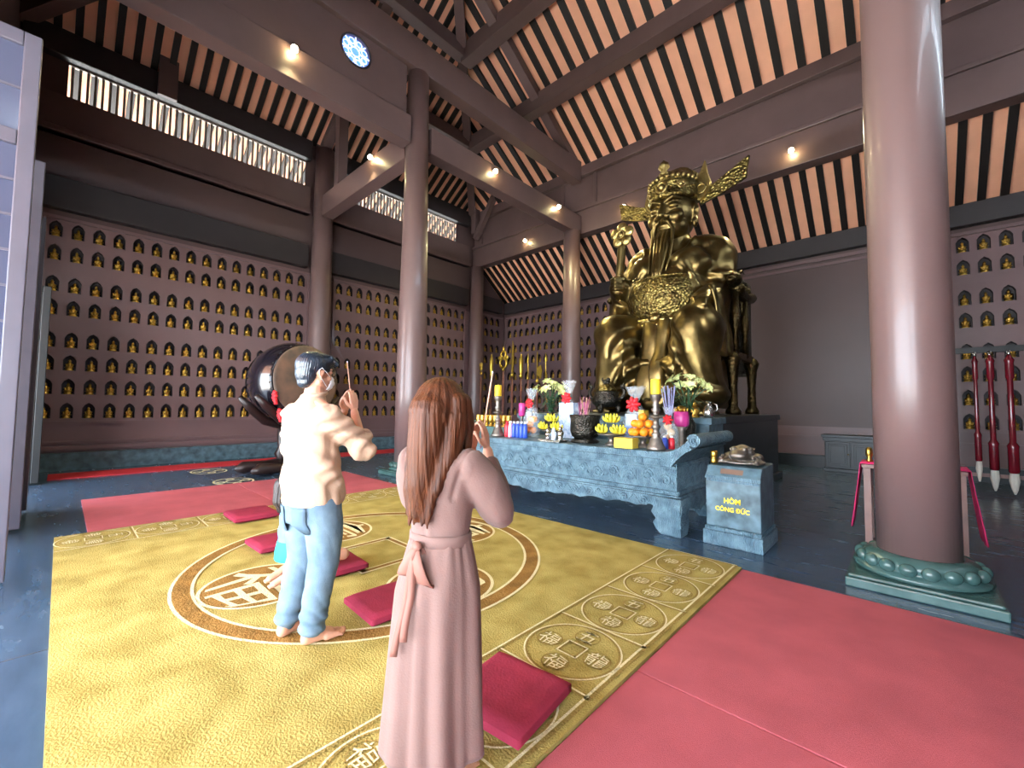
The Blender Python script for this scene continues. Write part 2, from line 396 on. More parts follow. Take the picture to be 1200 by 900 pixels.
# gable wall above the lower tie beam with a round lattice window
WY, WZ, WR = 3.62, 8.31, .29
mb = MB(); N = 32; x0, x1 = XL - .06, XL + .06
ring = [(WY + WR * cos(2 * pi * i / N), WZ + WR * sin(2 * pi * i / N)) for i in range(N)]
def sq(i):
    a = 2 * pi * i / N; c, s = cos(a), sin(a); k = .40 / max(abs(c), abs(s)); return (WY + c * k, WZ + s * k)
for X in (x0, x1):
    vs = [(X, *sq(i)) for i in range(N)] + [(X, *p) for p in ring]; mb.add(vs, [(i, (i + 1) % N, N + (i + 1) % N, N + i) for i in range(N)])
    for a, b, c, d in ((-.85, WY - .40, 7.6, 8.72), (WY + .40, YA - .34, 7.6, 8.72), (WY - .40, WY + .40, 7.6, WZ - .40), (WY - .40, WY + .40, WZ + .40, 8.72)):
        mb.add([(X, a, c), (X, b, c), (X, b, d), (X, a, d)], [(0, 1, 2, 3)])
mb.add([(X, *p) for X in (x0, x1) for p in ring], [(i, (i + 1) % N, N + (i + 1) % N, N + i) for i in range(N)])
struct(mb.build('wall_gable', 'paint'))
MY = Matrix.Rotation(pi / 2, 3, 'Y')
mb = MB(); mb.torus((XL + .07, WY, WZ), WR + .01, .022, 32, 6, 0, MY)
lat = MB()
for k in range(8):
    a = k * pi / 4
    lat.beam((XL + .03, WY + .08 * cos(a), WZ + .08 * sin(a)), (XL + .03, WY + WR * cos(a), WZ + WR * sin(a)), .02, .02)
    lat.torus((XL + .03, WY + .2 * cos(a + .39), WZ + .2 * sin(a + .39)), .055, .009, 12, 5, 0, MY)
lat.torus((XL + .03, WY, WZ), .09, .012, 16, 5, 0, MY); lat.torus((XL + .03, WY, WZ), .15, .008, 20, 5, 0, MY)
gl = MB(); gl.add([(XL + .0, *p) for p in ring], [tuple(range(N))])
w = thing('window_1', 'round blue lattice window glowing high in the brown gable wall', 'window'); w['kind'] = 'structure'
mb.build('window_frame', 'paint_dark', w); lat.build('lattice', 'window_lattice', w); gl.build('pane', 'window_glow', w)

# clerestory grilles of upright slats on the left wall
def grille(i, a, b):
    g = MB(); y = a + .04
    while y < b: g.bx(XW - .05, XW - .01, y, y + .045, 7.9, 8.6); y += .118
    g.bx(XW - .06, XW + .02, a, b, 7.86, 7.9); g.bx(XW - .06, XW + .02, a, b, 8.6, 8.64)
    struct(g.build('window_%d' % i, 'grille_bar'))
grille(2, -.2, 4.66); grille(3, 5.55, 10.4)

# ------------------------------------------------------------------ roof (one shell: boards between dark rafters)
S = .65; ZE = 9.22; MID = 5.1
def slope(mb, f, n0, n1, lim, step, wd, th=.10, lift=.1):
    """f(u, d) -> point on the board underside at distance d up the slope; rafters hang under it"""
    t = n0
    while t < n1 - 1e-6:
        m = lim(t + step / 2)
        if m > .05:
            L = 0 if m < .05 else m
            p, q = Vector(f(t, 0)), Vector(f(t + step, 0)); p2, q2 = Vector(f(t, lim(t))), Vector(f(t + step, lim(t + step)))
            L3 = Vector((0, 0, lift)); mb.add([p + L3, q + L3, q2 + L3, p2 + L3], [(0, 1, 2, 3)], 0)
            a, b = t + step / 2 - wd / 2, t + step / 2 + wd / 2
            c = [f(a, 0), f(b, 0), f(b, lim(b)), f(a, lim(a))]
            vs = [Vector(x) for x in c] + [Vector(x) + Vector((0, 0, th)) for x in c]
            mb.add(vs, [(0, 3, 2, 1), (0, 1, 5, 4), (1, 2, 6, 5), (2, 3, 7, 6), (3, 0, 4, 7)], 1)
        t += step
mb = MB()
DY = YB + .1 - MID
hip = lambda x: max(0., min(DY, x - XW, XE - x))
slope(mb, lambda u, d: (u, YB + .1 - d, ZE + S * d), XW, XE, hip, .444, .16)
slope(mb, lambda u, d: (u, 2 * MID - YB - .1 + d, ZE + S * d), XW, XE, hip, .444, .16)
hipy = lambda y: max(0., min(XL + .9 - XW, y - (2 * MID - YB - .1), YB + .1 - y))
slope(mb, lambda u, d: (XW + d, u, ZE + S * d), 2 * MID - YB - .1, YB + .1, hipy, .31, .125)
slope(mb, lambda u, d: (XE - d, u, ZE + S * d), 2 * MID - YB - .1, YB + .1, hipy, .31, .125)
ALEN = YD - YB - .3
slope(mb, lambda u, d: (u, YD - d, 5.84 + .78 * d), XW, XE, lambda x: ALEN, .325, .125)
slope(mb, lambda u, d: (XW - 2.1 + d, u, 7.55 + .6 * d), -1.5, YD, lambda y: 2.1, .31, .125)
struct(mb.build('ceiling', ['peach', 'rafter']))
rb = MB()      # weatherproof skin over the boards
rb.add([(XW - 2.2, -1.6, 7.9), (XW - 2.2, YD + .5, 7.9), (XW, YD + .5, 9.5), (XW, -1.6, 9.5)], [(0, 1, 2, 3)])
rb.add([(XW, YB + .1, ZE + .25), (XE, YB + .1, ZE + .25), (XE - DY, MID, ZE + S * DY + .25), (XW + DY, MID, ZE + S * DY + .25)], [(0, 1, 2, 3)])
rb.add([(XW, 2 * MID - YB - .1, ZE + .25), (XE, 2 * MID - YB - .1, ZE + .25), (XE - DY, MID, ZE + S * DY + .25), (XW + DY, MID, ZE + S * DY + .25)], [(0, 1, 2, 3)])
rb.add([(XW, YB + .1, ZE + .25), (XW, 2 * MID - YB - .1, ZE + .25), (XW + DY, MID, ZE + S * DY + .25)], [(0, 1, 2)])
rb.add([(XE, YB + .1, ZE + .25), (XE, 2 * MID - YB - .1, ZE + .25), (XE - DY, MID, ZE + S * DY + .25)], [(0, 1, 2)])
rb.add([(XW, YD + .4, 5.9), (XE, YD + .4, 5.9), (XE, YB + .2, 7.62), (XW, YB + .2, 7.62)], [(0, 1, 2, 3)])
struct(rb.build('roof', 'rafter'))
# purlins, hip rafters, truss rafters and struts
def pz(d): return ZE + S * d
pl_ = []
for d, h, wd in ((2.12, .46, .36), (3.85, .5, .38), (DY - .05, .5, .36)):
    for y in (YB + .1 - d, 2 * MID - YB - .1 + d):
        if d > DY - .1 and y > MID + .2: continue
        z = pz(d); pl_.append((XW + d, XE - d, y - wd / 2, y + wd / 2, z - h - .04, z - .03))
for d in (2.12, 3.85):
    z = pz(d)
    for x in (XW + d, XE - d): pl_.append((x - .16, x + .16, 2 * MID - YB + d, YB - d, z - .42, z - .03))
beam_obj('beam', pl_[:2]); beam_obj('beam', pl_[2:])
rf = MB()
for sx in (XW, XE):
    k = 1 if sx == XW else -1
    for y0, ky in ((YB - .05, -1), (2 * MID - YB + .05, 1)):
        rf.beam((sx + k * .15, y0 + ky * .1, ZE - .12), (sx + k * DY * .97, y0 + ky * DY * .97, ZE + S * DY * .97 - .12), .26, .26)
for x in (XL, XR):
    rf.beam((x, YB - .15, ZE + .05), (x, MID, ZE + S * (DY - .1) - .2), .28, .26)
    rf.beam((x, 2 * MID - YB + .15, ZE + .05), (x, MID, ZE + S * (DY - .1) - .2), .28, .26)
for y in (YA,):
    rf.beam((XW + .3, y, ZE - .12), (XL, y, ZE + S * (XL - XW) - .2), .26, .24)
struct(rf.build('roof_truss', 'paint', bevel=.012))
ps = MB()
ps.bx(-11.62, -11.36, YA - .13, YA + .13, 7.5, ZE + S * 1.4 - .25)
ps.bx(XW + .25, XW + .36, 1.22, 1.58, 8.62, 9.7)
ps.bx(XW + .26, XW + .5, YB - .3, YB - .05, 8.3, 9.3)
ps.beam((XW + .4, YB - .18, 8.1), (XW + 1.5, YB - .18, 9.6), .2, .2)
struct(ps.build('trim_3', 'paint', bevel=.01))

# ------------------------------------------------------------------ columns
def column(x, y, r0, r1, z1, label, base=True, zb=.26):
    t = thing('column', label, 'column', (x, y, 0), group='round painted columns of the hall')
    t['kind'] = 'thing'
    s = MB(); s.lathe([(r0, zb), (r0 * 1.0, zb + 1.5), ((r0 + r1) / 2, (z1 + zb) * .55), (r1, z1)], 48)
    s.build('shaft', 'column_paint', t)
    if base:
        p = MB(); p.bx(-.45, .45, -.47, .47, 0, .075); p.bx(-.43, .43, -.45, .45, .075, .1); p.build('plinth', 'stone_green', t, bevel=.012)
        l = MB(); l.lathe([(.40, .1), (.43, .12), (.42, .145), (.37, .155), (.36, .17), (.38, .19), (.36, .235), (.31, .262), (r0 + .012, .27), (r0 - .01, .27)], 56); l.build('lotus_ring', 'stone_green', t)
        b = MB()
        for k in range(18):
            a = 2 * pi * k / 18; b.ell((.375 * cos(a), .375 * sin(a), .195), (.045, .058, .05), 12, 8, rot=(0, 0, a))
        b.build('stone_beads', 'stone_green', t)
    return t
column(XR, 4.98, .265, .262, 10.6, 'thick brown round column on a green lotus stone base beside the red carpet')
column(XL, YA, .32, .225, 8.72, 'slim brown round column rising just behind the long-haired woman')
column(XL, YB - .31, .30, .26, 7.03, 'brown round column standing behind the altar, beside the golden statue')
hc = column(XR, YB - .31, .30, .26, 7.03, '')
hc['kind'] = 'structure'
for k_ in ('category', 'group'): del hc[k_]
column(-12.56, YA, .31, .26, 9.0, 'brown column against the niche wall, behind the man and drum', False, 0)
column(-12.56, YB, .29, .25, 7.0, 'brown column against the niche wall near the far corner', False, 0)

# ------------------------------------------------------------------ folding doors
def door(n, x, h, label, m='door_wood', y1=-.26, th=.07, glass=True):
    t = thing('door_%d' % n, label, 'door', (x, YF + .17, .03)); t['kind'] = 'structure'
    W = y1 - (YF + .17); st = .1
    for a in (0, W - st):
        b = MB(); b.bx(-th / 2, th / 2, a, a + st, 0, h); b.build('stile', m, t, bevel=.008)
    for z in (0, .95, 1.35, h - .95, h - .12):
        b = MB(); b.bx(-th / 2, th / 2, st, W - st, z, z + .12); b.build('rail', m, t, bevel=.008)
    for z0, z1 in ((.12, .95), (1.07, 1.35)):
        b = MB(); b.bx(-.012, .012, st, W - st, z0, z1); b.bx(-.022, .022, st + .06, W - st - .06, z0 + .06, z1 - .06); b.build('panel', m, t, bevel=.01)
    for z0, z1 in ((1.47, h - .95), (h - .83, h - .12)):
        b = MB(); b.bx(-.006, .006, st, W - st, z0, z1); b.build('pane', 'door_glass' if glass else 'door_dark', t)
        g = MB(); nz = max(2, int((z1 - z0) / .28))
        for k in range(1, nz): g.bx(-.014, .014, st, W - st, z0 + (z1 - z0) * k / nz - .01, z0 + (z1 - z0) * k / nz + .01)
        g.bx(-.014, .014, W / 2 - .01, W / 2 + .01, z0, z1); g.build('lattice', m, t)
    return t
door(1, -5.2, 4.42, 'nearest grey folding door leaf with panes, at the left edge', y1=-.235)
door(2, -7.2, 4.15, 'grey folding door leaf just behind the nearest one', y1=-.24)
door(3, -8.35, 3.85, 'slim grey folding door leaf third from the camera', y1=-.235)
door(4, -10.9, 3.4, 'dark farthest folding door leaf beside the niche wall', 'door_dark', y1=-.19, glass=False)

# ------------------------------------------------------------------ light
W = bpy.data.worlds.new('world'); SC.world = W; W.use_nodes = True
bg = W.node_tree.nodes['Background']; bg.inputs['Color'].default_value = (.74, .87, 1., 1); bg.inputs['Strength'].default_value = 11.0
sl = bpy.data.lights.new('sun', 'SUN'); sl.energy = 26; sl.angle = radians(.6); sl.color = (1, .96, .88)
so = bpy.data.objects.new('sun', sl); COL.objects.link(so); so.rotation_euler = Vector((0, 0, -1)).rotation_difference(Vector((.25, .34, -.9)).normalized()).to_euler()
def portal(loc, rot, sx, sy):
    l = bpy.data.lights.new('portal', 'AREA'); l.shape = 'RECTANGLE'; l.size = sx; l.size_y = sy; l.cycles.is_portal = True
    o = bpy.data.objects.new('portal', l); COL.objects.link(o); o.location = loc; o.rotation_euler = rot
portal((-2.6, YF - .3, 2.4), (radians(90), 0, pi), 8.3, 4.9); portal((-9.7, YF - .3, 2.4), (radians(90), 0, pi), 2.6, 4.9)
portal((XW - .15, 5.3, 8.25), (radians(90), 0, radians(90)), 11.2, .8)
def spot(x, y, z, d, label, power=190):
    t = thing('spotlight', label, 'lamp', (x, y, z), group='small round spotlights on the beams')
    R = Vector((0, 0, -1)).rotation_difference(Vector(d).normalized()).to_matrix()
    h = MB(); h.lathe([(.03, 0), (.045, -.01), (.05, -.1), (.042, -.1), (.04, -.02)], 16, M=R); h.build('housing', 'lamp_metal', t)
    g = MB(); g.ell(R @ Vector((0, 0, -.085)), (.058, .058, .058), 12, 8); g.build('bulb', 'lamp_glow', t)
    l = bpy.data.lights.new('spotlight_beam', 'SPOT'); l.energy = power; l.color = (1, .88, .45); l.spot_size = radians(110); l.spot_blend = .8; l.shadow_soft_size = .04
    o = bpy.data.objects.new('spotlight_beam', l); COL.objects.link(o); p = Vector((x, y, z)) + Vector(d).normalized() * .16; o.location = p
    o.rotation_euler = Vector((0, 0, -1)).rotation_difference(Vector(d).normalized()).to_euler()
spot(-7.5, 2.45, 7.55, (.5, 0, -1), 'small spotlight on the front tie beam below the round window')
spot(-7.5, 7.26, 7.45, (.5, 0, -1), 'small spotlight on the tie beam just right of the slim column')
spot(-7.5, 9.91, 7.48, (.5, 0, -1), 'small spotlight on the tie beam close to its far corner')
spot(-9.32, 4.88, 7.48, (0, -.5, -1), 'small spotlight on the cross beam left of the slim column')
spot(-9.88, YB - .1, 7.45, (0, -.5, -1), 'small spotlight on the aisle beam over the far left stripes')
spot(-5.98, YB - .1, 7.45, (0, -.5, -1), 'small spotlight on the aisle beam left of the statue hat')
spot(-1.79, YB - .1, 7.42, (0, -.5, -1), 'small spotlight on the aisle beam right of the statue hat')
SC.view_settings.view_transform = 'Standard'; SC.view_settings.look = 'None'; SC.view_settings.gamma = 1; SC.view_settings.use_curve_mapping = False
SC.view_settings.exposure = 1.2
SC.cycles.use_denoising = True
SC.cycles.max_bounces = 10; SC.cycles.diffuse_bounces = 6; SC.cycles.sample_clamp_indirect = 8
# ================================================================== carpets
CXc, CYc, CR_ = -3.73, 2.13, 1.53
def glyph(mb, s, cx, cy, z, size, m, sq_=1.):
    v, f = text_polys(s, 1.)
    if not v: return
    xs = [p[0] for p in v]; ys = [p[1] for p in v]
    w, h = max(xs) - min(xs), max(ys) - min(ys); mx, my = (max(xs) + min(xs)) / 2, (max(ys) + min(ys)) / 2
    vs = []
    for p in v:
        a, b = (p[0] - mx) / w * 2, (p[1] - my) / h * 2      # square -> disc, like a seal character
        a2, b2 = a * sqrt(max(0, 1 - b * b / 2.2)), b * sqrt(max(0, 1 - a * a / 2.2))
        vs.append((cx + a2 * size, cy + b2 * size, z))
    mb.add(vs, f, m)
def sqline(mb, x0, x1, y0, y1, w, z, m):
    for a in ((x0, x1, y0, y0 + w), (x0, x1, y1 - w, y1), (x0, x0 + w, y0, y1), (x1 - w, x1, y0, y1)):
        mb.add([(a[0], a[2], z), (a[1], a[2], z), (a[1], a[3], z), (a[0], a[3], z)], [(0, 1, 2, 3)], m)
mb = MB(); X0, X1, Y0, Y1, ZC = -6.5, -1.125, .02, 4.24, .03
nx, ny = 60, 48
mb.bx(X0, X1, Y0, Y1, 0, ZC - .001)
rows = [[(X0 + (X1 - X0) * i / nx, Y0 + (Y1 - Y0) * j / ny, ZC + .0015 * mnoise.noise((i * .9, j * .9, 0))) for i in range(nx + 1)] for j in range(ny + 1)]
mb.strip(rows, 0)
z1, z2, z3 = ZC + .004, ZC + .0055, ZC + .007
def orn_ring(cx, cy, r, w, m, e=.014):
    mb.ring(cx, cy, r - w / 2 - e, r - w / 2, z2, 96, 2); mb.ring(cx, cy, r - w / 2, r + w / 2, z2, 96, m); mb.ring(cx, cy, r + w / 2, r + w / 2 + e, z2, 96, 2)
orn_ring(CXc, CYc, CR_ - .055, .11, 1, .022)
for k, (dx, dy, s) in enumerate(((0, -1, '福'), (-1, 0, '壽'), (1, 0, '祿'), (0, 1, '喜'))):
    cx, cy, r = CXc + dx * .98, CYc + dy * .98, .40
    mb.ring(cx, cy, 0.001, r, z1, 48, 1); mb.ring(cx, cy, r, r + .025, z2, 48, 2)
    glyph(mb, s, cx, cy, z2, r * .93, 2)
sqline(mb, CXc - .35, CXc + .35, CYc - .33, CYc + .33, .045, z1, 1); sqline(mb, CXc - .37, CXc + .37, CYc - .35, CYc + .35, .02, z2, 2); sqline(mb, CXc - .305, CXc + .305, CYc - .285, CYc + .285, .014, z2, 2)
def hl(x0, x1, y, w, m, z=z1): mb.add([(x0, y - w / 2, z), (x1, y - w / 2, z), (x1, y + w / 2, z), (x0, y + w / 2, z)], [(0, 1, 2, 3)], m)
def vl(x, y0, y1, w, m, z=z1): mb.add([(x - w / 2, y0, z), (x + w / 2, y0, z), (x + w / 2, y1, z), (x - w / 2, y1, z)], [(0, 1, 2, 3)], m)
for sgn, xi, xo in ((1, -1.78, -1.165), (-1, -5.88, -6.46)):
    vl(xi, Y0, Y1, .014, 3); vl(xi - sgn * .016, Y0, Y1, .012, 2); vl(xo, Y0, Y1, .02, 3); vl(xo - sgn * .02, Y0, Y1, .014, 2)
    cx = (xi + xo) / 2
    for k in range(7):
        cy = .30 + .605 * k
        hl(min(xi, xo), max(xi, xo), cy + .302, .018, 3); hl(min(xi, xo), max(xi, xo), cy + .318, .012, 2)
        mb.ring(cx, cy, .262, .276, z1, 48, 3); mb.ring(cx, cy, .276, .286, z1, 48, 2)
        sqline(mb, cx - .06, cx + .06, cy - .06, cy + .06, .012, z1, 3); sqline(mb, cx - .07, cx + .07, cy - .07, cy + .07, .009, z1, 2)
        for dx, dy, s in ((-.165, 0, '福'), (0, .165, '五'), (.165, 0, '龍'), (0, -.165, '福')):
            mb.ring(cx + dx, cy + dy, .072, .08, z1, 24, 3)
            glyph(mb, s, cx + dx, cy + dy, z2, .068, 2); glyph(mb, s, cx + dx + .004, cy + dy - .005, z1, .072, 3)  # second glyph: offset brown copy painted as the shadow of the pale one
o = mb.build('carpet', ['yellow_pile', 'brown_pile', 'pale_pile', 'carved_line_and_shadow'])
tag(o, 'large golden yellow carpet with a brown coin ring and coin border', 'carpet')
def runner(name, x0, x1, y0, y1, label, m='red_carpet', seam=None, z=.016):
    b = MB()
    ys = [y0] + (seam or []) + [y1]
    for a, c in zip(ys, ys[1:]): b.bx(x0, x1, a + (.004 if a != y0 else 0), c - (.004 if c != y1 else 0), 0, z)
    return tag(b.build(name, m, bevel=.004), label, 'carpet')
runner('red_carpet', -1.12, 4.2, -.82, 4.235, 'wide red carpet on the floor in front of the thick column', seam=[2.22])
runner('red_carpet', -8.78, -6.505, .27, 4.2, 'dark red carpet between the yellow carpet and the blue floor', seam=[2.2])
runner('red_carpet', -12.2, -11.35, -.1, 10.6, 'narrow bright red runner along the foot of the niche wall', 'red_strip')
def cushion(x, y, w, d, h, rz, label):
    n = 14; b = MB(); top, bot = [], []
    def prof(t): return (1 - abs(2 * t - 1) ** 7) ** .35
    for sgn, rows in ((1, top), (-1, bot)):
        for i in range(n + 1):
            r = []
            for j in range(n + 1):
                u, v = i / n, j / n; k = prof(u) * prof(v); s = .97 + .03 * k
                zz = h / 2 + sgn * (h / 2 * (.55 + .45 * min(1, k * 1.05)) + .004 * mnoise.noise((u * 4 + x, v * 4, y)) * k) if 0 < i < n and 0 < j < n else h / 2 + sgn * h * .22
                r.append(((u - .5) * w * s, (v - .5) * d * s, max(.0, zz)))
            rows.append(r)
    b.strip(top); b.strip([r[::-1] for r in bot])
    ring = lambda R: [R[0][j] for j in range(n)] + [R[i][n] for i in range(n)] + [R[n][n - j] for j in range(n)] + [R[n - i][0] for i in range(n)]
    b.strip([ring(bot), ring(top)], closed=True)
    o = b.build('kneeling_cushion', 'cushion', loc=(x, y, ZC + .009), rotz=rz)
    return tag(o, label, 'cushion', 'red kneeling cushions on the yellow carpet')
cushion(-1.43, 1.52, .46, .46, .085, .12, 'dark red kneeling cushion right of the long dress, on the coin border')
cushion(-2.69, 1.62, .44, .44, .075, -.05, 'red kneeling cushion between the jeans man and the long-haired woman')
cushion(-3.62, 1.68, .44, .40, .075, -.05, 'red kneeling cushion under the child, in front of the jeans')
cushion(-4.62, 1.52, .44, .42, .075, .03, 'red kneeling cushion just left of the small child')
cushion(-5.96, 1.68, .5, .5, .08, .0, 'farthest red kneeling cushion at the edge of the dark red carpet')
def ring_mark(x, y, label):  # flat pale rings in a coin pattern, lying on the floor
    b = MB(); z = .004
    b.ring(x, y, .36, .40, z, 40, 0, .8); b.ring(x, y, .13, .16, z, 24, 0, .8)
    for k in range(4):
        a = k * pi / 2; b.ring(x + .25 * cos(a), y + .2 * sin(a), .05, .09, z, 20, 0, .8)
    tag(b.build('floor_ring_mark', 'pale_pile'), label, 'floor inlay', 'coin-pattern rings on the granite floor')
ring_mark(-10.75, 2.2, 'pale coin-pattern rings on the blue floor by the red runner')
ring_mark(-9.1, 2.25, 'pale coin-pattern rings on the blue floor beside the drum stand')

# ================================================================== altar
AY = 5.45
al = thing('altar_table', 'long blue-grey carved stone altar table with scroll ends and scalloped apron', 'altar', (-4.06, AY, 0))
b = MB(); n = 14
up_ = [(1.80, .93)]
def scroll(s):
    b = MB(); o = []
    for k in range(9):      # upper curve
        t = k / 8; o.append((1.93 + .33 * t, .93 + .17 * t ** 2.2))
    c = (2.305, 1.085); r = .075
    for k in range(13):
        a = radians(170 - 300 * k / 12); o.append((c[0] + r * cos(a), c[1] + r * sin(a)))
    for k in range(7):
        t = k / 6; o.append((2.29 - .24 * t ** .7, .98 - .21 * t))
    o.append((1.93, .77))
    o = [(s * x, z) for x, z in o]
    if s < 0: o = o[::-1]
    b.prism(o, -.62, .6, 'xz')
    for y in (-.63, .61):
        b.torus((s * c[0], y, c[1]), .05, .010, 20, 6, 0, Matrix.Rotation(pi / 2, 3, 'X')); b.torus((s * c[0], y, c[1]), .02, .008, 14, 6, 0, Matrix.Rotation(pi / 2, 3, 'X'))
    return b.build('scroll_end', 'stone', al, bevel=.006)
b = MB(); b.bx(-1.95, 1.95, -.62, .6, .85, .93); b.bx(-1.98, 1.98, -.6, .58, .77, .85); b.build('tabletop', 'stone', al, bevel=.012)
scroll(1); scroll(-1)
b = MB(); b.bx(-2.09, 2.09, -.55, .55, .47, .80); b.bx(-2.11, 2.11, -.575, .575, .74, .775); b.bx(-2.13, 2.13, -.59, .59, .44, .49); b.bx(-2.15, 2.15, -.61, .61, .40, .44); b.build('waist', 'stone', al, bevel=.012)
# apron: carved lobes along the front, back and ends
def apron(L, y, horiz):
    pts = []; N = 120
    lob = [(-1.0, .0), (-.86, .26), (-.78, .20), (-.62, .255), (-.55, .19), (-.40, .23), (-.30, .14), (0, .12)]
    for i in range(N + 1):
        u = -1 + 2 * i / N; a = abs(u)
        if a > .86: z = .30
        else:
            k = a / .86; z = .21 + .07 * k + .035 * abs(sin(k * pi * 4.5)) * (1 if k > .35 else .6) - .02 * (k < .12)
        pts.append((u * L, z))
    o = [(-L, .42)] + pts + [(L, .42)]
    o = o[::-1]
    b = MB()
    if horiz: b.prism(o, y - .035, y + .035, 'xz')
    else: b.prism(o, y - .035, y + .035, 'yz')
    b.build('apron', 'stone', al, bevel=.006)
apron(2.13, -.60, True); apron(2.13, .58, True); apron(.60, 2.13, False); apron(.60, -2.13, False)
for sx in (1, -1):
    for sy in (1, -1):
        b = MB()      # cabriole leg: knee bulges, ankle narrows, foot curls out
        o = [(1.93, .42), (1.97, .30), (1.95, .20), (1.93, .10), (1.95, .05), (1.95, 0), (1.72, 0), (1.66, .05), (1.62, .12), (1.66, .17), (1.60, .24), (1.63, .30), (1.56, .42)]
        o = [(sx * (x + .23), z) for x, z in o]
        if sx > 0: o = o[::-1]
        b.prism(o, sy * .60 - .075, sy * .60 + .075, 'xz')
        o2 = [(.675, .42), (.70, .30), (.68, .12), (.68, 0), (.48, 0), (.42, .12), (.45, .22), (.36, .42)]
        o2 = [(sy * y, z) for y, z in o2]
        if sy > 0: o2 = o2[::-1]
        b.prism(o2, sx * 2.13 - .055, sx * 2.13 + .055, 'yz')
        b.build('leg', 'stone', al, bevel=.012)
def spiral(b, cx, cz, r, s, y, turns=1.6):
    b.tube([(cx + s * r * (1 - .85 * t) * cos(2 * pi * turns * t), y, cz + r * (1 - .85 * t) * sin(2 * pi * turns * t)) for t in np.linspace(0, 1, 16)], [.011] * 15 + [.006], 5)
b = MB()
for k in range(18):
    x = -1.96 + .2306 * k; spiral(b, x, .615 + .02 * (-1) ** k, .075, (-1) ** k, -.552); b.tube([(x - .1, -.552, .56), (x, -.553, .68), (x + .1, -.552, .56)], .008, 5)
for k in range(15):
    x = -1.72 + .2457 * k; spiral(b, x, .345, .05, (-1) ** k, -.637, 1.4); b.tube([(x - .12, -.637, .40), (x - .04, -.638, .30), (x + .04, -.638, .30), (x + .12, -.637, .40)], .007, 5)
for z in (.525, .715): b.beam((-2.06, -.553, z), (2.06, -.553, z), .012, .018)
b.build('carved_relief', 'stone', al)
# raised tier and statue plinth behind
b = MB(); b.bx(-5.6, -2.03, 6.20, 6.82, 0, 1.28); b.bx(-5.64, -1.99, 6.17, 6.82, 1.22, 1.31); b.bx(-5.66, -1.97, 6.16, 6.82, 0, .12)
tag(b.build('stone_tier', 'stone_plain', bevel=.01), 'blue-grey stone step behind the altar table, under the bronze censer', 'stone step')
b = MB(); b.bx(-5.62, -2.04, 6.86, 10.5, 0, 1.27); b.bx(-5.66, -2.0, 6.84, 10.54, 1.22, 1.33); b.bx(-5.68, -1.98, 6.84, 10.56, 0, .14)
tag(b.build('statue_plinth', 'stone_dark', bevel=.012), 'dark stone plinth carrying the golden seated statue', 'plinth')

# ================================================================== donation box
dbx = thing('donation_box', 'grey-blue stone donation box with yellow lettering right of the altar', 'donation box', (-1.37, 5.14, 0))
b = MB(); b.bx(-.29, .29, -.32, .32, 0, .15); b.bx(-.275, .275, -.30, .30, .15, .19); b.build('base', 'stone', dbx, bevel=.012)
b = MB(); o = [(-.275, .19), (-.285, .68), (-.285, .73), (-.2, .83), (.285, .85), (.285, .19)]; b.prism(o[::-1], -.265, .265, 'yz'); b.build('body', 'stone_plain', dbx, bevel=.012)
b = MB(); b.bx(-.255, .255, -.292, -.28, .665, .69); b.bx(-.27, .27, -.296, -.28, .695, .73); b.build('moulding', 'stone', dbx, bevel=.004)
mat('letter_yellow', 'f0d020', .5)
for s, z, w in (('HÒM', .475, .16), ('CÔNG ĐỨC', .385, .33)):
    v, f = text_polys(s, 1., weight=.028); xs = [p[0] for p in v]; k = w / (max(xs) - min(xs)); mx = (max(xs) + min(xs)) / 2
    b = MB()
    b.add([((p[0] - mx) * k, -.2915, z + p[1] * k * 1.05) for p in v], f)
    b.build('lettering', 'letter_yellow', dbx)
b = MB(); MX = Matrix.Rotation(radians(49), 3, 'X')
b.add([(x, y, z) for x, y, z in ((-.12, -.275, .755), (.1, -.275, .755), (.1, -.235, .803), (-.12, -.235, .803))], [(0, 1, 2, 3)])
for p in ((-.12, -.275, .755),): pass
mat('plaque', '8a6f60', .4, .4); b.build('slot_plaque', 'plaque', dbx)
# toad on the box
mb = MB(); mb.ell((0, .02, .09), (.13, .14, .085)); mb.ell((0, -.1, .10), (.09, .08, .06)); mb.ell((0, -.15, .09), (.085, .05, .04)); mb.ell((0, .03, .15), (.07, .08, .05))
for s in (1, -1):
    mb.ell((s * .055, -.1, .155), (.03, .03, .03)); mb.ell((s * .14, .06, .055), (.06, .09, .055)); mb.chain([(s * .14, .0, .05), (s * .17, -.07, .03)], [.03, .025]); mb.ell((s * .12, -.14, .02), (.045, .05, .02)); mb.ell((s * .19, -.03, .02), (.05, .06, .02))
mb.bx(-.2, .2, -.17, .15, 0, .02)
for k in range(34):
    a = k * 2.4; r = .02 + .0042 * k; mb.ell((r * cos(a) * .8, .03 + r * sin(a) * .8, .15 + .035 * (1 - r / .16)), .016, 8, 6)
for k in range(20):
    mb.ell((.2 * cos(k * .7) * .9, -.02 + .15 * sin(k * 1.3), .035 + .02 * (k % 3)), .022, 8, 6)
t = blob(mb, 'toad_figurine', 'pewter', .009, 2, loc=(-1.35, 5.16, .853)); tag(t, 'grey metal money toad figurine squatting on the donation box', 'figurine')
mb = MB(); mb.lathe([(.032, 0), (.038, .01), (.036, .05), (.028, .06), (.034, .075), (.04, .13), (.03, .14), (.028, .12)], 20); tag(mb.build('gold_cup', 'gold', loc=(-1.60, 5.03, .838)), 'little gold cup beside the toad on the donation box', 'cup')

